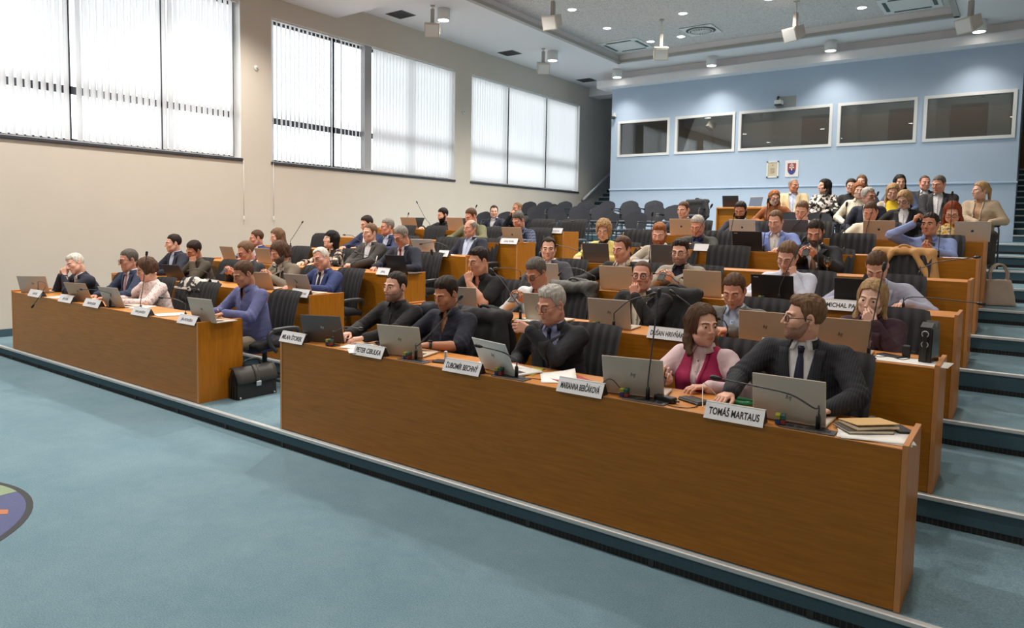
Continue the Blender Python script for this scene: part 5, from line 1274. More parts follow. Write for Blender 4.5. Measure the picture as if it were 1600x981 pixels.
def notebook(x, y, z, yaw, label, m, w=.2, d=.27, h=.014, open_=0.0):
    r = empty('notebook', (x, y, z), rad(yaw)); MB().box(-w/2, w/2, -d/2, d/2, 0, .003).build('back_cover', m, r); MB().box(-w/2+.004, w/2, -d/2+.004, d/2-.004, .003, h).build('page_block', MT['cream_page'], r)
    c = MB().box(-w/2, w/2, -d/2, d/2, 0, .003).build('front_cover', m, r); c.location = (0, 0, h); c.rotation_euler = (0, rad(-open_), 0); c.location = (0, 0, h+math.sin(rad(open_))*w/2); tag(r, label, 'notebook')
MT['cream_page'] = mat('cream_page', (.72, .66, .52), .8); MT['dark_card'] = mat('dark_card', (.05, .045, .04), .6)
notebook(-.42, .22, top(1)+.009, -52, 'lower notebook with cream pages and dark cover at the stair end', MT['dark_card'], .17, .24); notebook(-.40, .25, top(1)+.028, -46, 'upper kraft brown notebook lying open on the dark notebook', MT['kraft'], .17, .24, open_=4)
def flat_phone(x, y, z, yaw, label, w=.085, d=.17):
    r = empty('smartphone', (x, y, z), rad(yaw)); MB().box(-w/2, w/2, -d/2, d/2, 0, .011, bev=.003).build('case', MT['black_plastic'], r); MB().box(-w/2+.005, w/2-.005, -d/2+.006, d/2-.006, .011, .0116).build('screen', MT['lap_black'], r); tag(r, label, 'phone')
flat_phone(-.27, .36, top(1)+.006, 35, 'black smartphone beside the kraft notebook'); flat_phone(-4.30, .42, top(1), 60, 'black smartphone by the hands of the black shirt'); flat_phone(-1.98, 5.26+.28, top(5), 70, 'black tablet phone on fifth row desk before the blue shirt', .14, .22); flat_phone(-.5, 1.366+.3, top(2), 60, 'dark phone with red edge beside the burgundy blazer')
def cable(pts, label, r=.0028, m='black_plastic', name='cable'): tag(MB().tube(spline(pts, 40), r, 6).build(name, MT[m]), label, 'cable')
t1, t2 = top(1)+.004, top(2)+.004
cable([(-1.98, .05, t1), (-1.9, .04, t1+.06), (-1.83, .05, t1+.10), (-1.74, .07, t1+.02), (-1.62, .04, t1+.002), (-1.5, .12, t1)], 'thin black cable looping up beside the long lettered name plate')
cable([(-1.5, .10, t1), (-1.42, .04, t1), (-1.33, .06, t1), (-1.30, .14, t1), (-1.36, .2, t1)], 'black cable curling from the adapter by the magenta waistcoat'); cable([(-1.26, .12, t1), (-1.29, .19, t1+.08), (-1.3, .24, t1+.12), (-1.24, .3, t1+.04)], 'pale cable rising from the wallet to the waistcoat', .0028, 'white_plastic')
cable([(-2.86, .06, t1), (-2.74, .0+.05, t1), (-2.56, .1, t1), (-2.42, .14, t1)], 'black cable under the white laptop microphone'); cable([(-.62, 1.366+.26, t2), (-.56, 1.366+.2, t2), (-.5, 1.366+.26, t2), (-.42, 1.366+.18, t2), (-.38, 1.366+.26, t2)], 'black charging cable beside the burgundy blazer'); cable([(-3.5, .09, t1), (-3.42, .2, t1), (-3.34, .22, t1), (-3.3, .3, t1)], 'dark red cable beside the black dock', .003, 'red_folder')
def adapter(x, y, z, yaw, label, sx=.11, sy=.05, sz=.03):
    r = empty('power_adapter', (x, y, z), rad(yaw)); MB().box(-sx/2, sx/2, -sy/2, sy/2, 0, sz, bev=.006).build('housing', MT['black_plastic'], r); MB().tube([(sx/2, 0, sz/2), (sx/2+.03, 0, sz/2)], .006, 8).build('plug', MT['chair_grey'], r); tag(r, label, 'adapter')
adapter(-1.50, .13, top(1), -12, 'black power adapter lying before the magenta waistcoat', .14, .055, .035); adapter(-.41, 1.366+.33, top(2), 10, 'small black plug adapter standing by the handbag', .05, .05, .085)
r = empty('wallet', (-1.36, .25, top(1)), rad(-25)); MB().box(-.09, .09, -.06, .06, 0, .014, bev=.005).build('body', mat('wallet_leather', (.03, .022, .02), .45, bump=.2, scale=90), r); MB().box(-.085, .085, -.055, .01, .014, .02, bev=.003).build('flap', MT['dark_card'], r); tag(r, 'flat dark leather wallet before the magenta waistcoat', 'wallet')
r = empty('desk_dock', (-3.32, .17, top(1)), rad(14)); MB().box(-.1, .04, -.05, .045, 0, .014, bev=.006).build('tray', MT['black_plastic'], r); MB().box(.0, .12, -.02, .05, .0, .018, bev=.007).build('pad', MT['black_plastic'], r); MB().lathe([(.02, .014), (.012, .03), (.012, .07), (.016, .085), (.004, .09)], 12).build('knob', MT['silver'], r); tag(r, 'black flat dock with small clear knob before the navy shirt', 'dock')
r = empty('cup_lid', (-4.06, .21, top(1))); MB().lathe([(.045, 0), (.05, .012), (.05, .028), (.044, .034)], 20).build('lid', MT['white_plastic'], r); MB().lathe([(.03, .034), (.03, .038)], 16).build('rim', MT['paper'], r); tag(r, 'small round white tin between name plate and champagne laptop', 'tin')
def lanyard():
    r = empty('lanyard', (-1.08, .27, top(1))); g = mat('lanyard_green', srgb(24, 112, 66), .55); rr = random.Random(5)
    for k, pts in enumerate(([(-.17, .03, .02), (-.09, .0, .035), (-.02, .05, .02), (.04, .0, .035), (.1, .04, .02), (.14, .1, .015)], [(-.13, .1, .01), (-.06, .06, .04), (.02, .09, .03), (.07, .06, .045), (.15, .06, .02)], [(-.15, .05, .012), (-.05, .12, .015), (.05, .14, .02), (.12, .13, .012)])):
        S = spline(pts, 24); n = np.array((.25, 1, 0))*.011; tw = np.linspace(0, 2.6+k, 24)
        G = np.stack([np.stack([S[i]-np.array((.2, 1*math.cos(tw[i]), math.sin(tw[i])))*.014, S[i]+np.array((.2, math.cos(tw[i]), math.sin(tw[i])))*.014]) for i in range(24)]); G[..., 2] = np.maximum(G[..., 2], .003); b = MB(); b.grid(G, 0, True, .0015); b.build('ribbon', g, r)
    MB().box(.12, .17, -.03, .02, 0, .006, bev=.002).build('clip', MT['silver'], r); tag(r, 'crumpled green lanyard ribbon behind the largest name plate', 'lanyard')
lanyard()
r = empty('wine_glass', (-1.50, YR[4]+.22, top(4))); MB().lathe([(.036, 0), (.034, .004), (.006, .01), (.0045, .07), (.012, .082), (.036, .11), (.042, .14), (.037, .185), (.0345, .185), (.0395, .14), (.033, .112), (.004, .09)], 20).build('glass', glass_mat('clear_glass', (.97, .98, .99, 1), 2.2), r, fix=False)
MB().lathe([(.003, .09), (.031, .112), (.037, .13), (.002, .131)], 18).build('water', glass_mat('water', (.82, .86, .88, 1), 1.33), r, fix=False); tag(r, 'stemmed glass with water before the bearded person holding a phone', 'glass')
MT['leather'] = mat('leather', (.022, .021, .020), .42, noise=.2, scale=40, bump=.12, spec=.5); MT['leather_flap'] = mat('leather_flap', (.055, .05, .045), .45, noise=.12, scale=30, bump=.1)
def briefcase():
    r = empty('briefcase', (-6.44, .56, ZR[1]), rad(90)); w = .235
    b = MB(); b.prism([(-.09, 0), (.07, 0), (.075, .2), (.03, .31), (-.03, .31), (-.08, .22)], 'x', -w, w); b.build('body', MT['leather'], r)
    t = np.linspace(-w-.012, w+.012, 9); P = [(.055, .315), (.02, .335), (-.03, .33), (-.07, .27), (-.098, .21), (-.102, .165)]
    G = np.array([[(x*(1 if i < 4 else .985-.03*(i-4)), y, z) for x in t] for i, (y, z) in enumerate(P)]); f = MB(); f.grid(G, 0, True, .006); f.build('flap', MT['leather_flap'], r)
    MB().tube(spline([(-.1, .01, .33), (-.085, .01, .385), (0, .01, .40), (.085, .01, .385), (.1, .01, .33)], 16), .013, 8).build('handle', MT['leather'], r)
    s = MB(); G = np.array([[(x, y-.006, z+.006) for x in (-.025, 0, .025)] for y, z in [(.04, .33)]+P[1:]+[(-.104, .13)]]); s.grid(G, 0, True, .006); st = s.build('strap', MT['leather_flap'], r); MB().box(-.028, .028, -.122, -.108, .125, .175, bev=.003).build('buckle', MT['silver'], st)
    for x in (-w+.03, w-.03): MB().lathe([(.011, 0), (.011, .012), (.004, .016)], 10, M=Matrix.Translation((x, -.088, .018)) @ Matrix.Rotation(PI/2, 4, 'X')).build('stud', MT['silver'], r)
    for s_ in (-1, 1):
        for k in range(3): MB().prism([(-.07+k*.045, .01), (-.045+k*.045, .01), (-.05+k*.03, .26), (-.06+k*.03, .26)], 'x', min(s_*w, s_*(w+.012)), max(s_*w, s_*(w+.012))).build('gusset', MT['leather'], r)
    tag(r, 'dark leather briefcase with flap and silver buckle on the aisle carpet', 'briefcase')
briefcase()
def handbag():
    r = empty('handbag', (-.27, YR[2]+.27, top(2)+.003), rad(80)); b = MB(); b.prism([(-.09, 0), (.09, 0), (.095, .1), (.085, .25), (.05, .27), (.015, .225), (-.04, .265), (-.088, .235)], 'y', -.035, .035); b.build('body', MT['leather'], r)
    MB().prism([(-.085, .0), (.085, .0), (.07, .22), (-.07, .22)], 'y', -.04, -.034).build('front_pocket', mat('patent_leather', (.02, .02, .021), .22, spec=.6), r)
    for z in (.12, .19): MB().tube([(-.099, .02*math.cos(a), z+.02*math.sin(a)) for a in np.linspace(0, 2*PI, 17)[:-1]], .003, 6, closed=True).build('ring', MT['silver'], r)
    MB().box(-.104, -.094, -.012, .012, .01, .2, bev=.003).build('strap', MT['leather'], r); tag(r, 'upright black leather handbag at the stair end of the second row desk', 'handbag')
handbag()
def tote():
    r = empty('tote_bag', (-.055, 7.18, ZR[6]), rad(15)); m = mat('tote_canvas', srgb(168, 152, 140), .7, noise=.08, scale=20, bump=.08)
    V, Q = net(lambda p: smax(smax(np.abs(p[:, 0])-.21+.19*p[:, 2], np.abs(p[:, 1])-.10+.10*p[:, 2], .06), np.maximum(-p[:, 2], p[:, 2]-.34), .02)+.005*wob(p, 24, 2), (-.24, -.16, -.02), (.24, .16, .4), .014); solid('body', V, Q, r, m)
    for y in (-.05, .05): MB().tube(spline([(-.09, y, .32), (-.085, y, .45), (-.02, y, .53), (.05, y, .52), (.1, y, .43), (.1, y, .32)], 20), .011, 8).build('handle', m, r)
    tag(r, 'beige tote bag standing on the stairs beside the desk ends', 'bag')
tote()
def coat(x, y, z, rz, shape, m, label, seed=1, name='coat'):
    """a garment hung over a chair back; x, y, z on the platform under the chair"""
    def f(p):
        back = .30; tz = 1.085
        if shape == 'shoulders':
            d = cap(p, (-.28, .345, tz-.02), (.28, .345, tz-.02), .05)
            for s in (-1, 1):
                d = smin(d, cap(p*np.array((1, 1, 1), np.float32), (s*.27, .32, tz-.05), (s*.34, .27, .66), .055, .045), .045)
                d = smin(d, cap(p, (s*.10, .285, tz-.02), (s*.31, .235, .70), .03, .036), .045)
            d = smin(d, ell(p, (0, .43, .8), (.30, .05, .34)), .05)
        else:
            k_ = shape == 'crumple'; d = cap(p, (-.26, .35, tz-.02), (.26, .35, tz-.02), .05); d = smin(d, cap(p, (-.2, .27, tz-.05), (.22, .28, tz-.03), .07 if k_ else .045, .055 if k_ else .045), .05)
            d = smin(d, ell(p, (.0, .44, .82), (.29, .06, .32)), .06); d = smin(d, cap(p, (.24, .28, tz-.02), (.30, .24, .70), .055, .06), .05)
            if shape == 'over': d = smin(d, ell(p, (0, .265, .86), (.27, .035, .26)), .06)
        return d+(.011 if shape == 'crumple' else .006)*wob(p*np.array((1, 1, .6), np.float32), 22, seed)+(.005 if shape == 'crumple' else .0015)*wob(p, 50, seed+2)
    V, Q = net(f, (-.46, .08, .42), (.46, .56, 1.24), .0125); r = empty(name, (x, y, z), rz); solid('cloth', V, Q, r, m)
    a = MB(); a.tube(spline([(-.07, .36, 1.10), (-.03, .33, 1.135), (.03, .33, 1.135), (.07, .36, 1.10)], 10), .014, 8); a.build('collar', m, r); tag(r, label, 'coat'); return r
MT['camel'] = mat('camel_wool', srgb(196, 148, 92), .9, noise=.08, scale=90, bump=.1, sheen=.2); MT['grey_jacket'] = mat('grey_nylon', srgb(72, 70, 66), .55, noise=.15, scale=20, bump=.15); MT['ink_coat'] = mat('ink_coat', srgb(26, 28, 40), .85, noise=.15, scale=120, bump=.1)
coat(-.9, YR[4]+.86, ZR[4], 0, 'shoulders', MT['camel'], 'camel coat draped over an empty chair back, fourth row stair side'); coat(-3.68, YR[2]+.92, ZR[2], 0, 'crumple', MT['grey_jacket'], 'crumpled grey jacket over the chair of the white shirt phone reader', 4, 'jacket')
coat(-4.32, YR[1]+.93, ZR[1], 0, 'over', MT['ink_coat'], 'dark blue jacket hung on the chair behind the black shirt', 7, 'jacket'); coat(-3.78, YR[1]+.88, ZR[1], 0, 'over', MT['black_fabric'], 'black jacket hung on the chair behind the navy shirt', 9, 'jacket')
coat(-6.46, 12.72, ZR[10]-.2, 0, 'over', MT['black_fabric'], 'black coat hung on a visitor chair before the blue wall', 11); coat(-2.55, YR[2]+.93, ZR[2], 0, 'over', MT['black_fabric'], 'black coat over the chair of the bald person with round glasses', 13)
r = empty('scarf', (-8.78, YR[1]+.93, ZR[1])); m = ramp_mat('mono_scarf', 'ShaderNodeTexNoise', [(.47, (.03, .03, .03)), (.53, (.7, .66, .6))], rough=.9, scale=12.0); t = np.linspace(-.3, .3, 15)
G = np.array([[(u, .28+.1*v+.012*math.sin(u*22+v*3), 1.10-.16*(v-.5)**2*4*.7+.012*math.sin(u*15+v*4)) for u in t] for v in np.linspace(-.1, 1.1, 10)]); b = MB(); b.grid(G, 0, True, .012); b.build('cloth', m, r); MB().box(-.3, .3, .185, .2, .96, .985).build('fringe', m, r); tag(r, 'black and white patterned scarf over the chair behind the patterned blouse', 'scarf')
laptop(-4.84, 10.82, ZR[9]+.825, 0.0, 'lap_black', 'black laptop on the presenter table before the blue wall', '', 12, .34, .24); laptop(-4.36, 10.9, ZR[9]+.825, rad(160), 'lap_tan', 'pale laptop turned away on the presenter table', '', 14, .32, .22)
r = empty('pen', (-7.28, YR[3]+.36, top(3)+.06)); MB().tube([(0, 0, 0), (.035, .02, .15)], .006, 8).build('barrel', MT['white_plastic'], r); MB().tube([(0, 0, 0), (-.004, -.002, -.018)], [.006, .001], 8).build('tip', MT['silver'], r); tag(r, 'white pen held upright by the writing person with red tie', 'pen')
for (x, y, z, ya, l) in ((-1.66, .40, top(1)+.075, 20, 'black smartphone held low by the magenta waistcoat wearer'), (-.68, YR[5]+.42, top(5)+.10, 10, 'silver edged phone held by the blue shirt on the fifth row')):
    r = empty('smartphone', (x, y, z), rad(ya)); r.rotation_euler = (rad(-40), rad(12), rad(ya)); MB().box(-.04, .04, -.006, .005, -.085, .085, bev=.004).build('case', MT['black_plastic'], r); MB().box(-.035, .035, .005, .0058, -.078, .078).build('screen', MT['screen'], r); tag(r, l, 'phone')
# ------------------------------------------------------------------ the people
def cloth(name, rgb, n=.14, sc=140, bump=.12, rough=.85, sheen=.0): MT[name] = mat(name, srgb(*rgb), rough, noise=n, scale=sc, bump=bump, sheen=sheen)
for nm, c in dict(navy=(34, 38, 54), navy_blue=(38, 48, 82), royal=(42, 56, 104), blazer_blue=(48, 58, 84), charcoal=(44, 45, 49), charcoal_brown=(62, 58, 56), black_s=(24, 24, 26), black_in=(18, 18, 19), black_blue=(30, 31, 38), olive=(72, 64, 52), olive_green=(104, 104, 74), navy_in=(26, 30, 46), blue_in=(48, 54, 100), grey_j=(104, 102, 100), slate=(74, 76, 84), beige=(158, 148, 136), beige_l=(178, 168, 154), lavender=(164, 166, 186), dark_green=(58, 60, 56), sky_blazer=(122, 140, 196), burgundy=(54, 28, 40), magenta=(156, 22, 74), violet_blue=(96, 100, 146), blue_shirt=(130, 148, 198), sand=(196, 176, 140), sand_knit=(184, 164, 140), yellow=(214, 200, 122), yellow_top=(232, 200, 48), cream_knit=(224, 214, 194), rust=(150, 88, 48), denim=(70, 82, 110), tan_scarf=(178, 140, 110), khaki=(150, 138, 118), jeans=(146, 164, 190), dark_brown=(58, 50, 44)).items(): cloth(nm, c)
for nm, c in dict(white_s=(222, 222, 226), sky_s=(186, 198, 224), lilac_s=(150, 156, 196), pale_s=(206, 212, 228), pink_s=(222, 194, 198), pink_white=(226, 216, 220), cream_s=(222, 212, 190), linen_s=(186, 176, 166), tee_white=(222, 216, 210)).items(): cloth(nm, c, n=.04, bump=.06, rough=.75)
for nm, c in dict(tie_navy=(24, 28, 58), tie_red=(132, 28, 44), tie_pink=(176, 120, 130), tie_tan=(130, 100, 78)).items(): cloth(nm, c, n=.1, rough=.5)
MT['tweed'] = ramp_mat('tweed', 'ShaderNodeTexNoise', [(.35, srgb(98, 88, 76)), (.65, srgb(150, 138, 122))], rough=.95, scale=260.0, detail=2.0, bump=.2)
MT['rose_print'] = ramp_mat('rose_print', 'ShaderNodeTexVoronoi', [(.18, srgb(120, 62, 72)), (.32, srgb(226, 206, 202))], rough=.85, scale=44.0)
MT['maroon_print'] = ramp_mat('maroon_print', 'ShaderNodeTexNoise', [(.45, srgb(96, 42, 54)), (.6, srgb(150, 110, 112))], rough=.85, scale=40.0)
MT['floral_black'] = ramp_mat('floral_black', 'ShaderNodeTexNoise', [(.5, srgb(30, 24, 24)), (.58, srgb(206, 180, 160))], rough=.85, scale=13.0, detail=2.0)
MT['mono_print'] = ramp_mat('mono_print', 'ShaderNodeTexNoise', [(.47, srgb(24, 22, 24)), (.53, srgb(216, 208, 200))], rough=.85, scale=17.0, detail=2.0)
MT['yellow_floral'] = ramp_mat('yellow_floral', 'ShaderNodeTexNoise', [(.36, srgb(120, 40, 30)), (.45, srgb(222, 176, 60)), (.56, srgb(224, 210, 170)), (.68, srgb(96, 84, 52))], rough=.85, scale=16.0, detail=2.0)
MT['scarf_floral'] = ramp_mat('scarf_floral', 'ShaderNodeTexVoronoi', [(.15, srgb(96, 66, 52)), (.35, srgb(206, 190, 160))], rough=.9, scale=50.0)
MT['wine'] = mat('wine_cloth', srgb(112, 22, 40), .8)
MT['pinstripe'] = ramp_mat('pinstripe', 'ShaderNodeTexWave', [(.95, srgb(28, 29, 36)), (1.0, srgb(66, 68, 80))], rough=.85, scale=22.0, bands_direction='X')
def check_mat():
    m, nt, p = new_mat('navy_check'); tc = nt.nodes.new('ShaderNodeTexCoord'); a = nt.nodes.new('ShaderNodeTexWave'); b = nt.nodes.new('ShaderNodeTexWave'); b.bands_direction = 'Z'
    for w in (a, b): w.inputs['Scale'].default_value = 7.0; nt.links.new(tc.outputs['Object'], w.inputs['Vector'])
    mx = nt.nodes.new('ShaderNodeMath'); mx.operation = 'MAXIMUM'; nt.links.new(a.outputs['Fac'], mx.inputs[0]); nt.links.new(b.outputs['Fac'], mx.inputs[1])
    r = nt.nodes.new('ShaderNodeValToRGB'); e = r.color_ramp.elements; e[0].position = .85; e[0].color = srgb(44, 52, 74); e[1].position = 1.0; e[1].color = srgb(96, 106, 134)
    nt.links.new(mx.outputs[0], r.inputs['Fac']); nt.links.new(r.outputs['Color'], p.inputs['Base Color']); p.inputs['Roughness'].default_value = .9; return m
MT['navy_check'] = check_mat()
def suit(j, s, tie=None, **k):
    d = dict(t='suit', m=MT[j], s=MT[s]); d.update(k)
    if tie: d['tie'] = MT[tie]
    if k.get('scarf'): d['scarf'] = [MT['wine'], MT['scarf_floral']]
    return d
def shirt(m, **k): return dict(t='shirt', m=MT[m], **k)
def blouse(m, **k): return dict(t='shirt' if k.get('collar') else 'round', n='blouse', m=MT[m], **k)
DN = (0, 0, -1)
def D(x, y, z=.862): s = 1 if x > 0 else -1; return ((x, y, z), (-s*.35, -1, -.08), DN, (s, .3, -.6), 'relax')
def desk(w=.18, y=-.46): return dict(rh=D(-w, y), lh=D(w, y-.02))
def typ(): return dict(rh=((-.1, -.47, .885), (.1, -1, -.15), DN, (-1, .3, -.7), 'type'), lh=((.1, -.46, .885), (-.1, -1, -.15), DN, (1, .3, -.7), 'type'))
def clasp(x=0.0): return dict(rh=((x-.075, -.44, .872), (.8, -.7, 0), (.2, .2, -1), (-1, .2, -.6), 'clasp'), lh=((x+.075, -.46, .875), (-.8, -.7, .05), (-.2, .2, -1), (1, .2, -.6), 'clasp'))
def low_r(): return ((-.17, -.30, .70), (.3, -1, -.1), DN, (-1, .3, -.4), 'relax')
def low(z=.70): return dict(rh=((-.17, -.28, z), (.4, -1, -.1), DN, (-1, .4, -.4), 'relax'), lh=((.17, -.28, z), (-.4, -1, -.1), DN, (1, .4, -.4), 'relax'))
def lap(): return dict(rh=((-.08, -.30, .72), (.6, -.8, -.1), DN, (-1, .4, -.4), 'relax'), lh=((.10, -.30, .73), (-.7, -.7, -.1), DN, (1, .4, -.4), 'relax'))
def phone(x=0.0, y=-.38, z=.94): return dict(rh=((x-.085, y, z), (.35, -.75, .45), (.75, .2, .55), (-.9, .1, -.8), 'grip'), lh=((x+.085, y, z), (-.35, -.75, .45), (-.75, .2, .55), (.9, .1, -.8), 'grip'), phone=(x, y-.11, z+.055))
def fistL(): return dict(rh=D(-.2, -.44), cheek=1)
def hold2(x=0.0, y=-.13): return dict(both=(x, y))
BODIES = []
def P_(row, x, y, face, lean, hz, look, arms, px, kind, label, rest=None, **kw):
    P = dict(at=(x, y, ZR[row]), face=face, head=(0, -lean, hz), look=look, px=px, kind=kind, label=label, seed=row*3.1+x, hsz=1.06)
    P.update(kw); a = dict(arms); ph = a.pop('phone', None)
    Hh = np.array(P['head'])
    if 'cheek' in a: a.pop('cheek'); a['lh'] = (tuple(Hh+np.array((.085, -.075, -.195))), (-.15, .1, 1), (-.75, .55, .1), (.5, -.5, -1), 'fist')
    if 'both' in a:
        bx, by = a.pop('both'); a['rh'] = (tuple(Hh+np.array((bx-.055, by, -.17))), (.3, .0, 1), (.8, .5, 0), (-.6, -.3, -1), 'clasp'); a['lh'] = (tuple(Hh+np.array((bx+.055, by, -.165))), (-.3, 0, 1), (-.8, .5, 0), (.6, -.3, -1), 'clasp')
    P.update(a); o, B = person(P); o['group'] = 'people seated in the council chamber'
    if 'group' in o: del o['group']
    chair_for(o, row, x, y, face, label)
    if ph is not None:
        r = empty('smartphone', (0, 0, 0)); M = Matrix.Translation(o.location) @ Matrix.Rotation(rad(face), 4, 'Z')
        r.matrix_world = M @ Matrix.Translation(ph) @ Matrix.Rotation(rad(-48), 4, 'X'); MB().box(-.038, .038, -.005, .004, -.078, .078, bev=.004).build('case', MT['black_plastic'], r); MB().box(-.034, .034, .0041, .0048, -.073, .073).build('screen', MT['screen'], r)
        MB().box(-.03, -.008, -.0075, -.005, .045, .072).build('camera_block', MT['dark_metal'], r)
        tag(r, ' '.join(('dark smartphone held by the '+label.split(' holding')[0].split(' looking')[0].split(' reading')[0]).split()[:14]), 'phone')
    return o
def chair_for(o, row, x, y, face, label):
    words_ = label.split()
    short = ' '.join(words_[:9])
    while short.split()[-1] in ('in', 'and', 'the', 'with', 'of', 'to', 'on', 'a', 'at', 'by', 'over', 'from'): short = ' '.join(short.split()[:-1])
    if row <= 6: chair(row, x+.07, 'black ribbed chair under the '+short, y-YR[row]+.05, rad(face))
    else: vchair(row, x, y, 'dark visitor chair under the '+short, rad(face))
P_(1, -10.735, 0.860, 0, 0.3, 1.232, (8, 18, -22), hold2(-.09), 109, 'm', 'white haired person in navy suit leaning head on joined hands by the cream wall', hair='swept',hairc='white',top=suit('navy','white_s'),tone='fair',watch=1)
P_(1, -9.544, 0.860, 0, 0.12, 1.332, (-4, 12, 0), desk(), 116, 'mid_', 'person in blue blazer, glasses and pink tie between white haired person and patterned blouse', hair='short',hairc='salt',glasses='x',top=suit('blazer_blue','white_s','tie_pink'),tone='ruddy',belly=.03)
P_(1, -8.901, 0.860, 0, 0.2, 1.238, (-6, 18, 0), dict(rh=D(-.2,-.5),lh=((.16,-.58,.855),(.1,-1,-.1),DN,(1,.2,-.7),'flat')), 121, 'ffat_', 'person with short brown hair and glasses in rose and white patterned blouse', fem=1,hair='mop',hairc='brown',glasses='thin',bust=.05,belly=.05,wd=1.12,top=blouse('rose_print'),tone='fair')
P_(1, -6.804, 0.860, 0, 0.16, 1.291, (-6, 24, 0), typ(), 140, 'm_', 'person in violet blue shirt typing at the aisle end of the front window side desk', hair='short',hairc='brown',top=shirt('violet_blue',open=.86),tone='tan',belly=.03,wd=1.06,watch=1,legs=True,leg=MT['khaki'])
P_(2, -10.907, 2.226, 0, 0.14, 1.319, (-14, 8, 0), desk(), 97, 'm_', 'person in navy jacket and pale blue shirt, last seat by the wall in second row', hair='short',hairc='dark',top=suit('navy','sky_s'),tone='fair')
P_(2, -10.117, 2.226, 0, 0.24, 1.233, (4, 26, 10), fistL(), 101, 'm_', 'person in olive brown shirt resting cheek on fist', hair='thick',hairc='dark',top=shirt('olive',open=.86),tone='tan')
P_(2, -8.776, 2.226, 0, 0.22, 1.260, (-6, 26, 0), phone(-.1), 109, 'mid_', 'balding person with glasses in charcoal jacket reading a phone, second row', hair='receding',hairc='light',glasses='x',top=suit('charcoal','white_s'),tone='ruddy',belly=.02)
P_(2, -8.010, 2.226, 0, 0.2, 1.278, (-6, 26, 0), phone(.0), 114, 'm_', 'person with long brown hair and greying beard in brown tweed jacket', hair='mediumm',hairc='brown',beard='full',beardc='salt',top=suit('tweed','linen_s',v=.06),tone='mid')
P_(2, -7.254, 2.226, 0, 0.1, 1.218, (8, 12, -20), dict(rh=D(-.22,-.42),lh=((.20,-.5,.862),(-.2,-1,-.1),DN,(1,.3,-.6),'flat')), 119, 'fat', 'white haired person in bright blue suit with head tilted, aisle seat second row', hair='receding',hairc='white',glasses='thin',top=suit('royal','white_s','tie_navy'),tone='ruddy',belly=.05,wd=1.06,leg=MT['royal'])
P_(3, -10.696, 3.587, 0, 0.12, 1.203, (-24, 12, 0), desk(), 89, 'm_', 'person with cropped brown hair in blue jacket and open white shirt near the wall', hair='crop',hairc='brown',top=suit('royal','white_s'),tone='ruddy')
P_(3, -10.132, 3.587, 0, 0.1, 1.238, (-10, 14, 0), desk(), 91, 'f_', 'long haired person in maroon print top behind the tweed jacket', fem=1,hair='long',hairc='light',top=blouse('maroon_print'),tone='fair',bust=.03,wd=.9)
P_(3, -8.786, 3.587, 0, 0.05, 1.227, (-8, -6, 0), desk(), 97, 'f', 'person with black fringed hair and dark floral top, third row', fem=1,hair='bangs',hairc='black',top=blouse('floral_black',open=.82),tone='pale',bust=.03,wd=.9)
P_(3, -7.863, 3.587, 0, 0.06, 1.347, (-2, 4, 0), clasp(), 102, 'm', 'person in grey brown suit and open white shirt with joined hands, third row', hair='short',hairc='light',top=suit('charcoal_brown','white_s'),tone='fair',belly=.02)
P_(3, -7.071, 3.587, 0, 0.18, 1.316, (-6, 30, 0), dict(rh=((-.2,-.5,.875),(.3,-.8,-.3),DN,(-1,.3,-.6),'point'),lh=D(.2,-.45)), 108, 'mid_', 'grey haired person with glasses, navy suit and dark red tie writing, third row', hair='short',hairc='grey',glasses='x',top=suit('navy','white_s','tie_red'),tone='ruddy',belly=.03,wd=1.05)
P_(4, -9.376, 4.927, 0, 0.1, 1.275, (-10, 16, 0), desk(), 87, 'm_', 'dark haired person in navy blue suit just behind the grey brown suit', hair='thick',hairc='dark',top=suit('navy_blue','white_s'),tone='fair',wd=.88)
P_(4, -8.850, 4.927, 0, 0.1, 1.225, (-22, 4, 0), desk(), 89, 'm', 'grey haired person in blue suit looking aside behind the writing person', hair='swept',hairc='grey',top=suit('navy_blue','sky_s'),tone='ruddy',glasses='thin',wd=.88)
P_(4, -7.038, 4.927, 0, 0.0, 1.231, (-8, 2, 0), low(), 97, 'm', 'bald person with grey moustache leaning back in open navy jacket', hair='bald',hairc='grey',beard='moustache',top=suit('navy','sky_s',u=.05,v=.12),tone='ruddy',belly=.08,wd=1.1)
P_(6, -9.809, 7.450, 0, 0.1, 1.131, (-18, 16, 0), desk(.25), 74, 'm_', 'black bearded person in dark blazer at last window side row against cream wall', hair='thick',hairc='black',beard='full',top=suit('black_s','black_in'),tone='fair')
P_(5, -7.899, 6.120, 0, 0.14, 1.258, (-12, 24, 0), desk(.25), 86, 'm_', 'person in olive green jacket behind the moustached person', hair='short',hairc='brown',top=suit('olive_green','white_s'),tone='ruddy')
P_(5, -6.800, 6.120, 0, 0.2, 1.197, (-6, 32, 0), desk(), 91, 'm_', 'person in blue chequered jacket reading at the aisle end of fifth row', hair='thick',hairc='salt',top=suit('navy_check','navy_in'),tone='ruddy')
P_(7, -9.629, 8.950, 0, 0.06, 1.054, (38, 4, 0), low(), 68, 'm', 'person in navy blazer turned toward the camera among visitor chairs', hair='receding',hairc='dark',top=suit('navy','white_s'),tone='fair')
P_(7, -8.916, 8.900, 0, 0.1, 1.123, (-16, 4, 0), hold2(.0,-.18), 71, 'm', 'shaven headed person in black sweater with raised joined hands among visitor chairs', hair='shaved',hairc='light',top=dict(t='round',n='sweater',m=MT['black_s']),tone='tan')
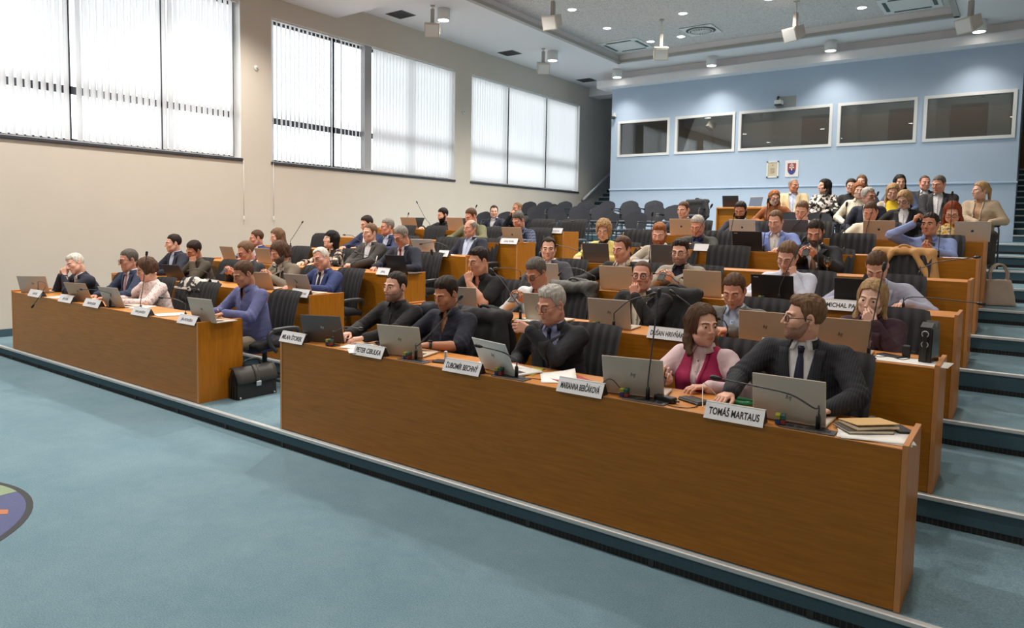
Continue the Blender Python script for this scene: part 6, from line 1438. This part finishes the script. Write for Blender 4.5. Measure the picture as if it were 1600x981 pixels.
P_(1, -4.515, 0.860, 0, 0.06, 1.289, (0, 2, 0), dict(rh=((-.14,-.50,.885),(.4,-1,.0),DN,(-1,.3,-.6),'type'),lh=((.10,-.52,.875),(-.7,-1,-.1),DN,(1,.3,-.6),'relax')), 167, 'm', 'bearded person in black shirt at the dark grey laptop, front row', hair='crop',hairc='dark',beard='short',top=shirt('black_s'),tone='fair')
P_(1, -3.849, 0.860, 0, 0.1, 1.273, (-4, 22, 0), dict(rh=D(-.2,-.4),lh=((.12,-.46,.88),(-.8,-1,.0),DN,(1,.2,-.7),'type')), 178, 'm_', 'person in navy shirt with open collar and wristwatch at champagne laptop', hair='thick',hairc='dark',beard='stubble',top=shirt('navy_in',open=.72),sleeve='elbow',tone='tan',watch=1)
P_(1, -2.708, 0.860, 0, 0.16, 1.273, (-18, 16, 0), dict(rh=((-.24,-.30,.80),None,DN),lh=((-.02,-.42,1.10),(-.75,-.55,.3),(-.2,.9,-.5),(.6,-.3,-1),'grip')), 202, 'mid_', 'grey haired person with thin glasses and dark blazer raising a hand to the mouth', hair='swept',hairc='silver',glasses='thin',beard='stubble',top=suit('black_blue','lilac_s','tie_navy'),tone='ruddy',belly=.04,wd=1.05)
P_(1, -1.545, 0.860, 0, 0.04, 1.214, (52, 2, 0), dict(rh=((-.12,-.34,.87),(.2,-.9,.25),(.2,.1,1),(-1,.3,-.6),'grip'),lh=((.17,-.34,.86),(-.9,-.7,0),DN,(1,.3,-.6),'relax')), 227, 'f', 'long haired person in magenta waistcoat over pale pink blouse', fem=1,hair='shoulder',hairc='brown',bust=.045,wd=.93,top=dict(t='vest',m=MT['magenta'],s=MT['pink_s'],u=.5,v=.06),fl=1.12,tone='fair')
P_(1, -0.873, 0.860, 0, 0.08, 1.328, (-62, 0, 0), dict(rh=((-.30,-.52,.885),(-.2,-1,-.1),DN,(-1,.3,-.6),'relax'),lh=((.25,-.48,.87),(-.55,-1,-.1),DN,(1,.3,-.6),'type')), 249, 'm', 'bearded person in dark pinstriped suit and navy tie looking toward the waistcoat wearer', hair='quiff',hairc='light',beard='short',beardc='brown',glasses='x',top=suit('pinstripe','white_s','tie_navy'),tone='fair',wd=1.12)
P_(2, -4.543, 2.226, 0, 0.16, 1.302, (-14, 12, 0), dict(rh=D(-.2,-.4),lh=((.03,-.36,1.085),(-.3,.1,1),(-.5,.9,.0),(.3,-.5,-1),'chin')), 144, 'fat_', 'heavy person in black short sleeved polo touching the nose', hair='quiff',hairc='dark',glasses='thin',top=dict(t='shirt',m=MT['black_s'],open=.8),sleeve='short',tone='mid',belly=.06,wd=1.12,fl=1.12)
P_(2, -3.773, 2.226, 0, 0.18, 1.219, (-10, 30, 0), phone(-.05), 154, 'fat_', 'person with glasses in white shirt looking at a phone in both hands, second row', hair='thick',hairc='salt',glasses='x',top=shirt('white_s',open=.86),tone='tan',belly=.05,wd=1.08)
P_(2, -2.661, 2.226, 0, 0.06, 1.243, (14, 0, 0), dict(rh=low_r(),lh=((.03,-.26,1.065),(-.25,.1,1),(-.35,1,.1),(.5,-.4,-1),'chin')), 167, 'mid', 'bald person with round glasses, black jacket and hand on chin', hair='shaved',hairc='brown',glasses='round',top=suit('black_s','cream_s',v=.09,u=.1),tone='ruddy',watch=1,wd=1.05,belly=.03)
P_(2, -1.749, 2.226, 0, 0.18, 1.174, (4, 24, 0), clasp(.0), 185, 'm_', 'person in mid grey jacket and pale blue shirt looking down behind the tan laptop', hair='short',hairc='brown',top=suit('grey_j','sky_s'),tone='ruddy')
P_(2, -0.706, 2.226, 0, 0.14, 1.183, (-4, 10, 6), dict(rh=D(-.16,-.42),lh=((.05,-.29,1.0),(-.6,-.05,.7),(-.2,.8,.5),(.6,-.3,-1),'chin')), 205, 'f', 'fair long haired person in burgundy blazer resting chin on hand', fem=1,hair='straight',hairc='blond',top=suit('burgundy','maroon_print',v=.06),tone='pale',bust=.03,wd=.95)
P_(3, -4.604, 3.587, 0, 0.06, 1.209, (30, 4, 0), low(), 125, 'm', 'person in slate suit and red tie with sunglasses on the head', hair='receding',hairc='dark',glasses='onhead',top=suit('slate','white_s','tie_red'),tone='fair',wd=1.05)
P_(3, -3.548, 3.587, 0, 0.12, 1.245, (-12, 12, 0), dict(rh=((-.42,-.48,.87),None,DN,(-1,.3,-.6)),lh=D(.2,-.4)), 135, 'fat_', 'person in dark coat with floral and wine red scarf, third row', hair='receding',hairc='brown',top=suit('black_s','white_s',scarf=1),tone='ruddy',belly=.04)
P_(3, -2.853, 3.587, 0, 0.08, 1.232, (6, 8, 0), phone(-.02), 142, 'm_', 'bearded person with glasses in beige blazer and navy shirt holding a phone', hair='quiff',hairc='dark',beard='short',glasses='x',top=suit('beige','navy_in',v=.085),tone='fair')
P_(3, -1.678, 3.587, 0, 0.22, 1.231, (-4, 26, 6), fistL(), 158, 'm_', 'person in pale white shirt with dark wristwatch leaning cheek on fist behind black laptop', hair='thick',hairc='light',glasses='thin',top=shirt('pale_s',open=.88),tone='fair',watch=1,belly=.03)
P_(3, -0.876, 3.587, 0, 0.24, 1.175, (0, 44, 0), desk(.26,-.40), 170, 'm_', 'person in lavender grey jacket bowing the head behind fair haired one', hair='crop',hairc='brown',top=suit('lavender','sky_s'),tone='fair',wd=1.16)
P_(4, -4.536, 4.927, 0, 0.12, 1.242, (20, 18, 0), desk(), 112, 'f_', 'curly blond person in pale yellow cardigan over black top', fem=1,hair='curly',hairc='blond',glasses='thin',top=dict(t='cardigan',m=MT['yellow'],s=MT['black_in'],v=.05,cuff=False,roll=1,collar=False,u=-.1),tone='fair',bust=.03)
P_(4, -3.683, 4.927, 0, 0.16, 1.206, (14, 18, 0), desk(), 119, 'm_', 'ginger bearded person in light beige blazer behind grey laptop', hair='quiff',hairc='ginger',beard='full',top=suit('beige_l','pale_s'),tone='fair')
P_(5, -3.616, 6.120, 0, 0.2, 1.141, (0, 24, 0), clasp(), 108, 'mid_', 'silver haired person in dark green grey jacket with folded arms, fifth row', hair='swept',hairc='silver',top=suit('dark_green','blue_in'),tone='ruddy',belly=.03)
P_(5, -2.541, 6.120, 0, 0.14, 1.217, (-4, 20, 0), desk(), 115, 'mid_', 'person in light blue blazer and white tee behind a black laptop', hair='receding',hairc='light',beard='stubble',top=suit('sky_blazer','tee_white',v=.085),tone='fair',wd=1.08,belly=.03)
P_(4, -1.757, 4.927, 0, 0.12, 1.267, (2, 26, 0), phone(.0,-.40,1.0), 135, 'm_', 'dark haired person with grey beard in dark suit holding a phone beside the wine glass', hair='short',hairc='dark',beard='full',beardc='salt',top=suit('black_blue','white_s','tie_tan'),tone='ruddy')
P_(5, -0.738, 6.120, 0, 0.06, 1.197, (-14, 2, 0), dict(rh=((-.17,-.14,1.20),(.25,-.2,.9),(.9,.3,-.3),(-1,-.3,-.8),'grip'),lh=((.06,-.44,.90),(-.5,-.8,.3),(-.3,-.2,1),(1,.3,-.7),'grip')), 129, 'm', 'person in blue shirt touching the glasses with one raised hand', hair='short',hairc='dark',top=shirt('blue_shirt',open=.9),tone='tan',wd=1.1,belly=.03)
P_(6, -4.434, 7.450, 0, 0.1, 1.239, (-10, 12, 0), desk(), 93, 'm_', 'young person with cropped hair in dark jacket behind tan laptop, sixth row', hair='crop',hairc='brown',top=suit('navy','white_s'),tone='fair')
P_(6, -3.459, 7.450, 0, 0.16, 1.227, (4, 22, 0), desk(.1), 99, 'm_', 'dark bearded person in navy suit behind the grey laptop, sixth row', hair='short',hairc='dark',beard='full',top=suit('navy','sky_s','tie_navy'),tone='tan')
P_(6, -2.523, 7.450, 0, 0.2, 1.226, (0, 24, 6), fistL(), 104, 'm_', 'person in white shirt with hand at mouth behind brown laptop, sixth row', hair='short',hairc='light',top=shirt('pink_white',open=.9),tone='fair')
P_(6, -1.608, 7.450, 0, 0.12, 1.210, (-2, 26, 0), desk(), 109, 'f_', 'short haired person in cream white pullover behind tan laptop', fem=1,hair='crop',hairc='brown',top=dict(t='round',n='pullover',m=MT['cream_knit']),tone='ruddy',bust=.02,wd=1.0)
P_(7, -1.918, 9.020, 0, 0.05, 1.319, (55, 6, 0), low(), 95, 'm', 'silver haired person with glasses in navy jacket behind the cream pullover', hair='swept',hairc='silver',glasses='x',top=suit('navy','white_s'),tone='ruddy',wd=.92)
P_(7, -1.371, 8.850, 0, 0.08, 1.253, (-14, 24, 0), low(.85), 99, 'f_', 'fair bobbed person with glasses in black jacket over white top', fem=1,hair='bob',hairc='blond',glasses='x',top=suit('black_s','white_s',collar=False),tone='fair',bust=.03)
P_(6, -0.608, 7.450, 0, 0.14, 1.203, (0, 28, 0), desk(), 116, 'f_', 'red haired person with glasses in yellow floral blouse, sixth row', fem=1,hair='shoulder',hairc='red',glasses='x',top=blouse('yellow_floral'),tone='fair',bust=.03,wd=1.0)
P_(8, -3.712, 10.180, 0, 0.2, 1.170, (30, 16, 0), low(), 82, 'f_', 'curly ginger haired person half hidden by the presenter table', fem=1,hair='wavy',hairc='ginger',glasses='x',top=blouse('rust'),tone='fair',bust=.03)
P_(9, -3.669, 11.120, 10, -0.02, 1.277, (42, 4, 0), lap(), 77, 'm', 'person in sand coloured jacket sitting back before the blue wall', hair='shaved',hairc='grey',top=suit('sand','sky_s',v=.09,u=.1),tone='tan',leg=MT['jeans'],wd=1.05)
P_(9, -3.081, 11.120, 0, 0.0, 1.251, (-46, 2, 0), lap(), 79, 'f', 'black haired person in black and white patterned blouse turned to sand jacket', fem=1,hair='shoulder',hairc='black',top=blouse('mono_print'),tone='fair',bust=.03,wd=.95)
P_(9, -2.587, 11.120, 0, 0.02, 1.240, (10, 4, 0), low(), 81, 'f', 'person with dark glasses and black top partly behind the red blond one', fem=1,hair='pony',hairc='dark',glasses='x',top=dict(t='round',n='top',m=MT['black_s']),tone='fair',wd=.95)
P_(8, -2.209, 9.820, 0, 0.05, 1.269, (16, 4, 0), low(), 89, 'f', 'red blond bobbed person in cream blouse among visitors', fem=1,hair='bob',hairc='ginger',top=blouse('cream_s',collar=True),tone='pale',bust=.03,wd=.95)
P_(10, -2.661, 12.520, 0, 0.0, 1.226, (0, 4, 0), low(), 74, 'f', 'brown haired person seated last, hidden behind the red blond visitor', fem=1,hair='shoulder',hairc='light',top=blouse('navy_in'),tone='fair',bust=.02)
P_(8, -1.674, 9.820, 0, 0.08, 1.237, (10, 20, 0), phone(.0,-.36,.72), 91, 'f_', 'blond person in yellow top and beige cardigan looking at a phone', fem=1,hair='long',hairc='blond',top=dict(t='cardigan',m=MT['beige_l'],s=MT['yellow_top'],v=.1,cuff=False,collar=False,u=-.1),tone='fair',bust=.03)
P_(9, -1.733, 10.950, 0, 0.02, 1.284, (20, 6, 0), low(), 84, 'f', 'black haired person behind the blond visitor in yellow top', fem=1,hair='shoulder',hairc='black',top=blouse('denim'),tone='fair',bust=.02)
P_(9, -1.385, 11.450, 0, 0.02, 1.295, (25, 4, 0), low(), 83, 'm', 'person in charcoal jacket half hidden by the smiling visitor', hair='shaved',hairc='brown',top=suit('charcoal','white_s'),tone='ruddy')
P_(8, -1.012, 9.820, 0, -0.02, 1.359, (-24, 14, 0), lap(), 94, 'mid_', 'smiling grey haired person in dark jacket and open white shirt among visitors', hair='short',hairc='salt',top=suit('charcoal','white_s',v=.09,u=.05),tone='ruddy',wd=1.08,belly=.04)
P_(8, -0.422, 9.700, 14, 0.0, 1.236, (-72, 2, 0), lap(), 98, 'f', 'fair person in beige cardigan on the aisle chair turned to the smiling visitor', fem=1,hair='pony',hairc='blond',top=dict(t='cardigan',m=MT['sand_knit'],s=MT['tan_scarf'],v=.05,cuff=False,roll=1,collar=False,u=-.1),tone='fair',bust=.03,leg=MT['dark_brown'],wd=1.05,turn=-26)
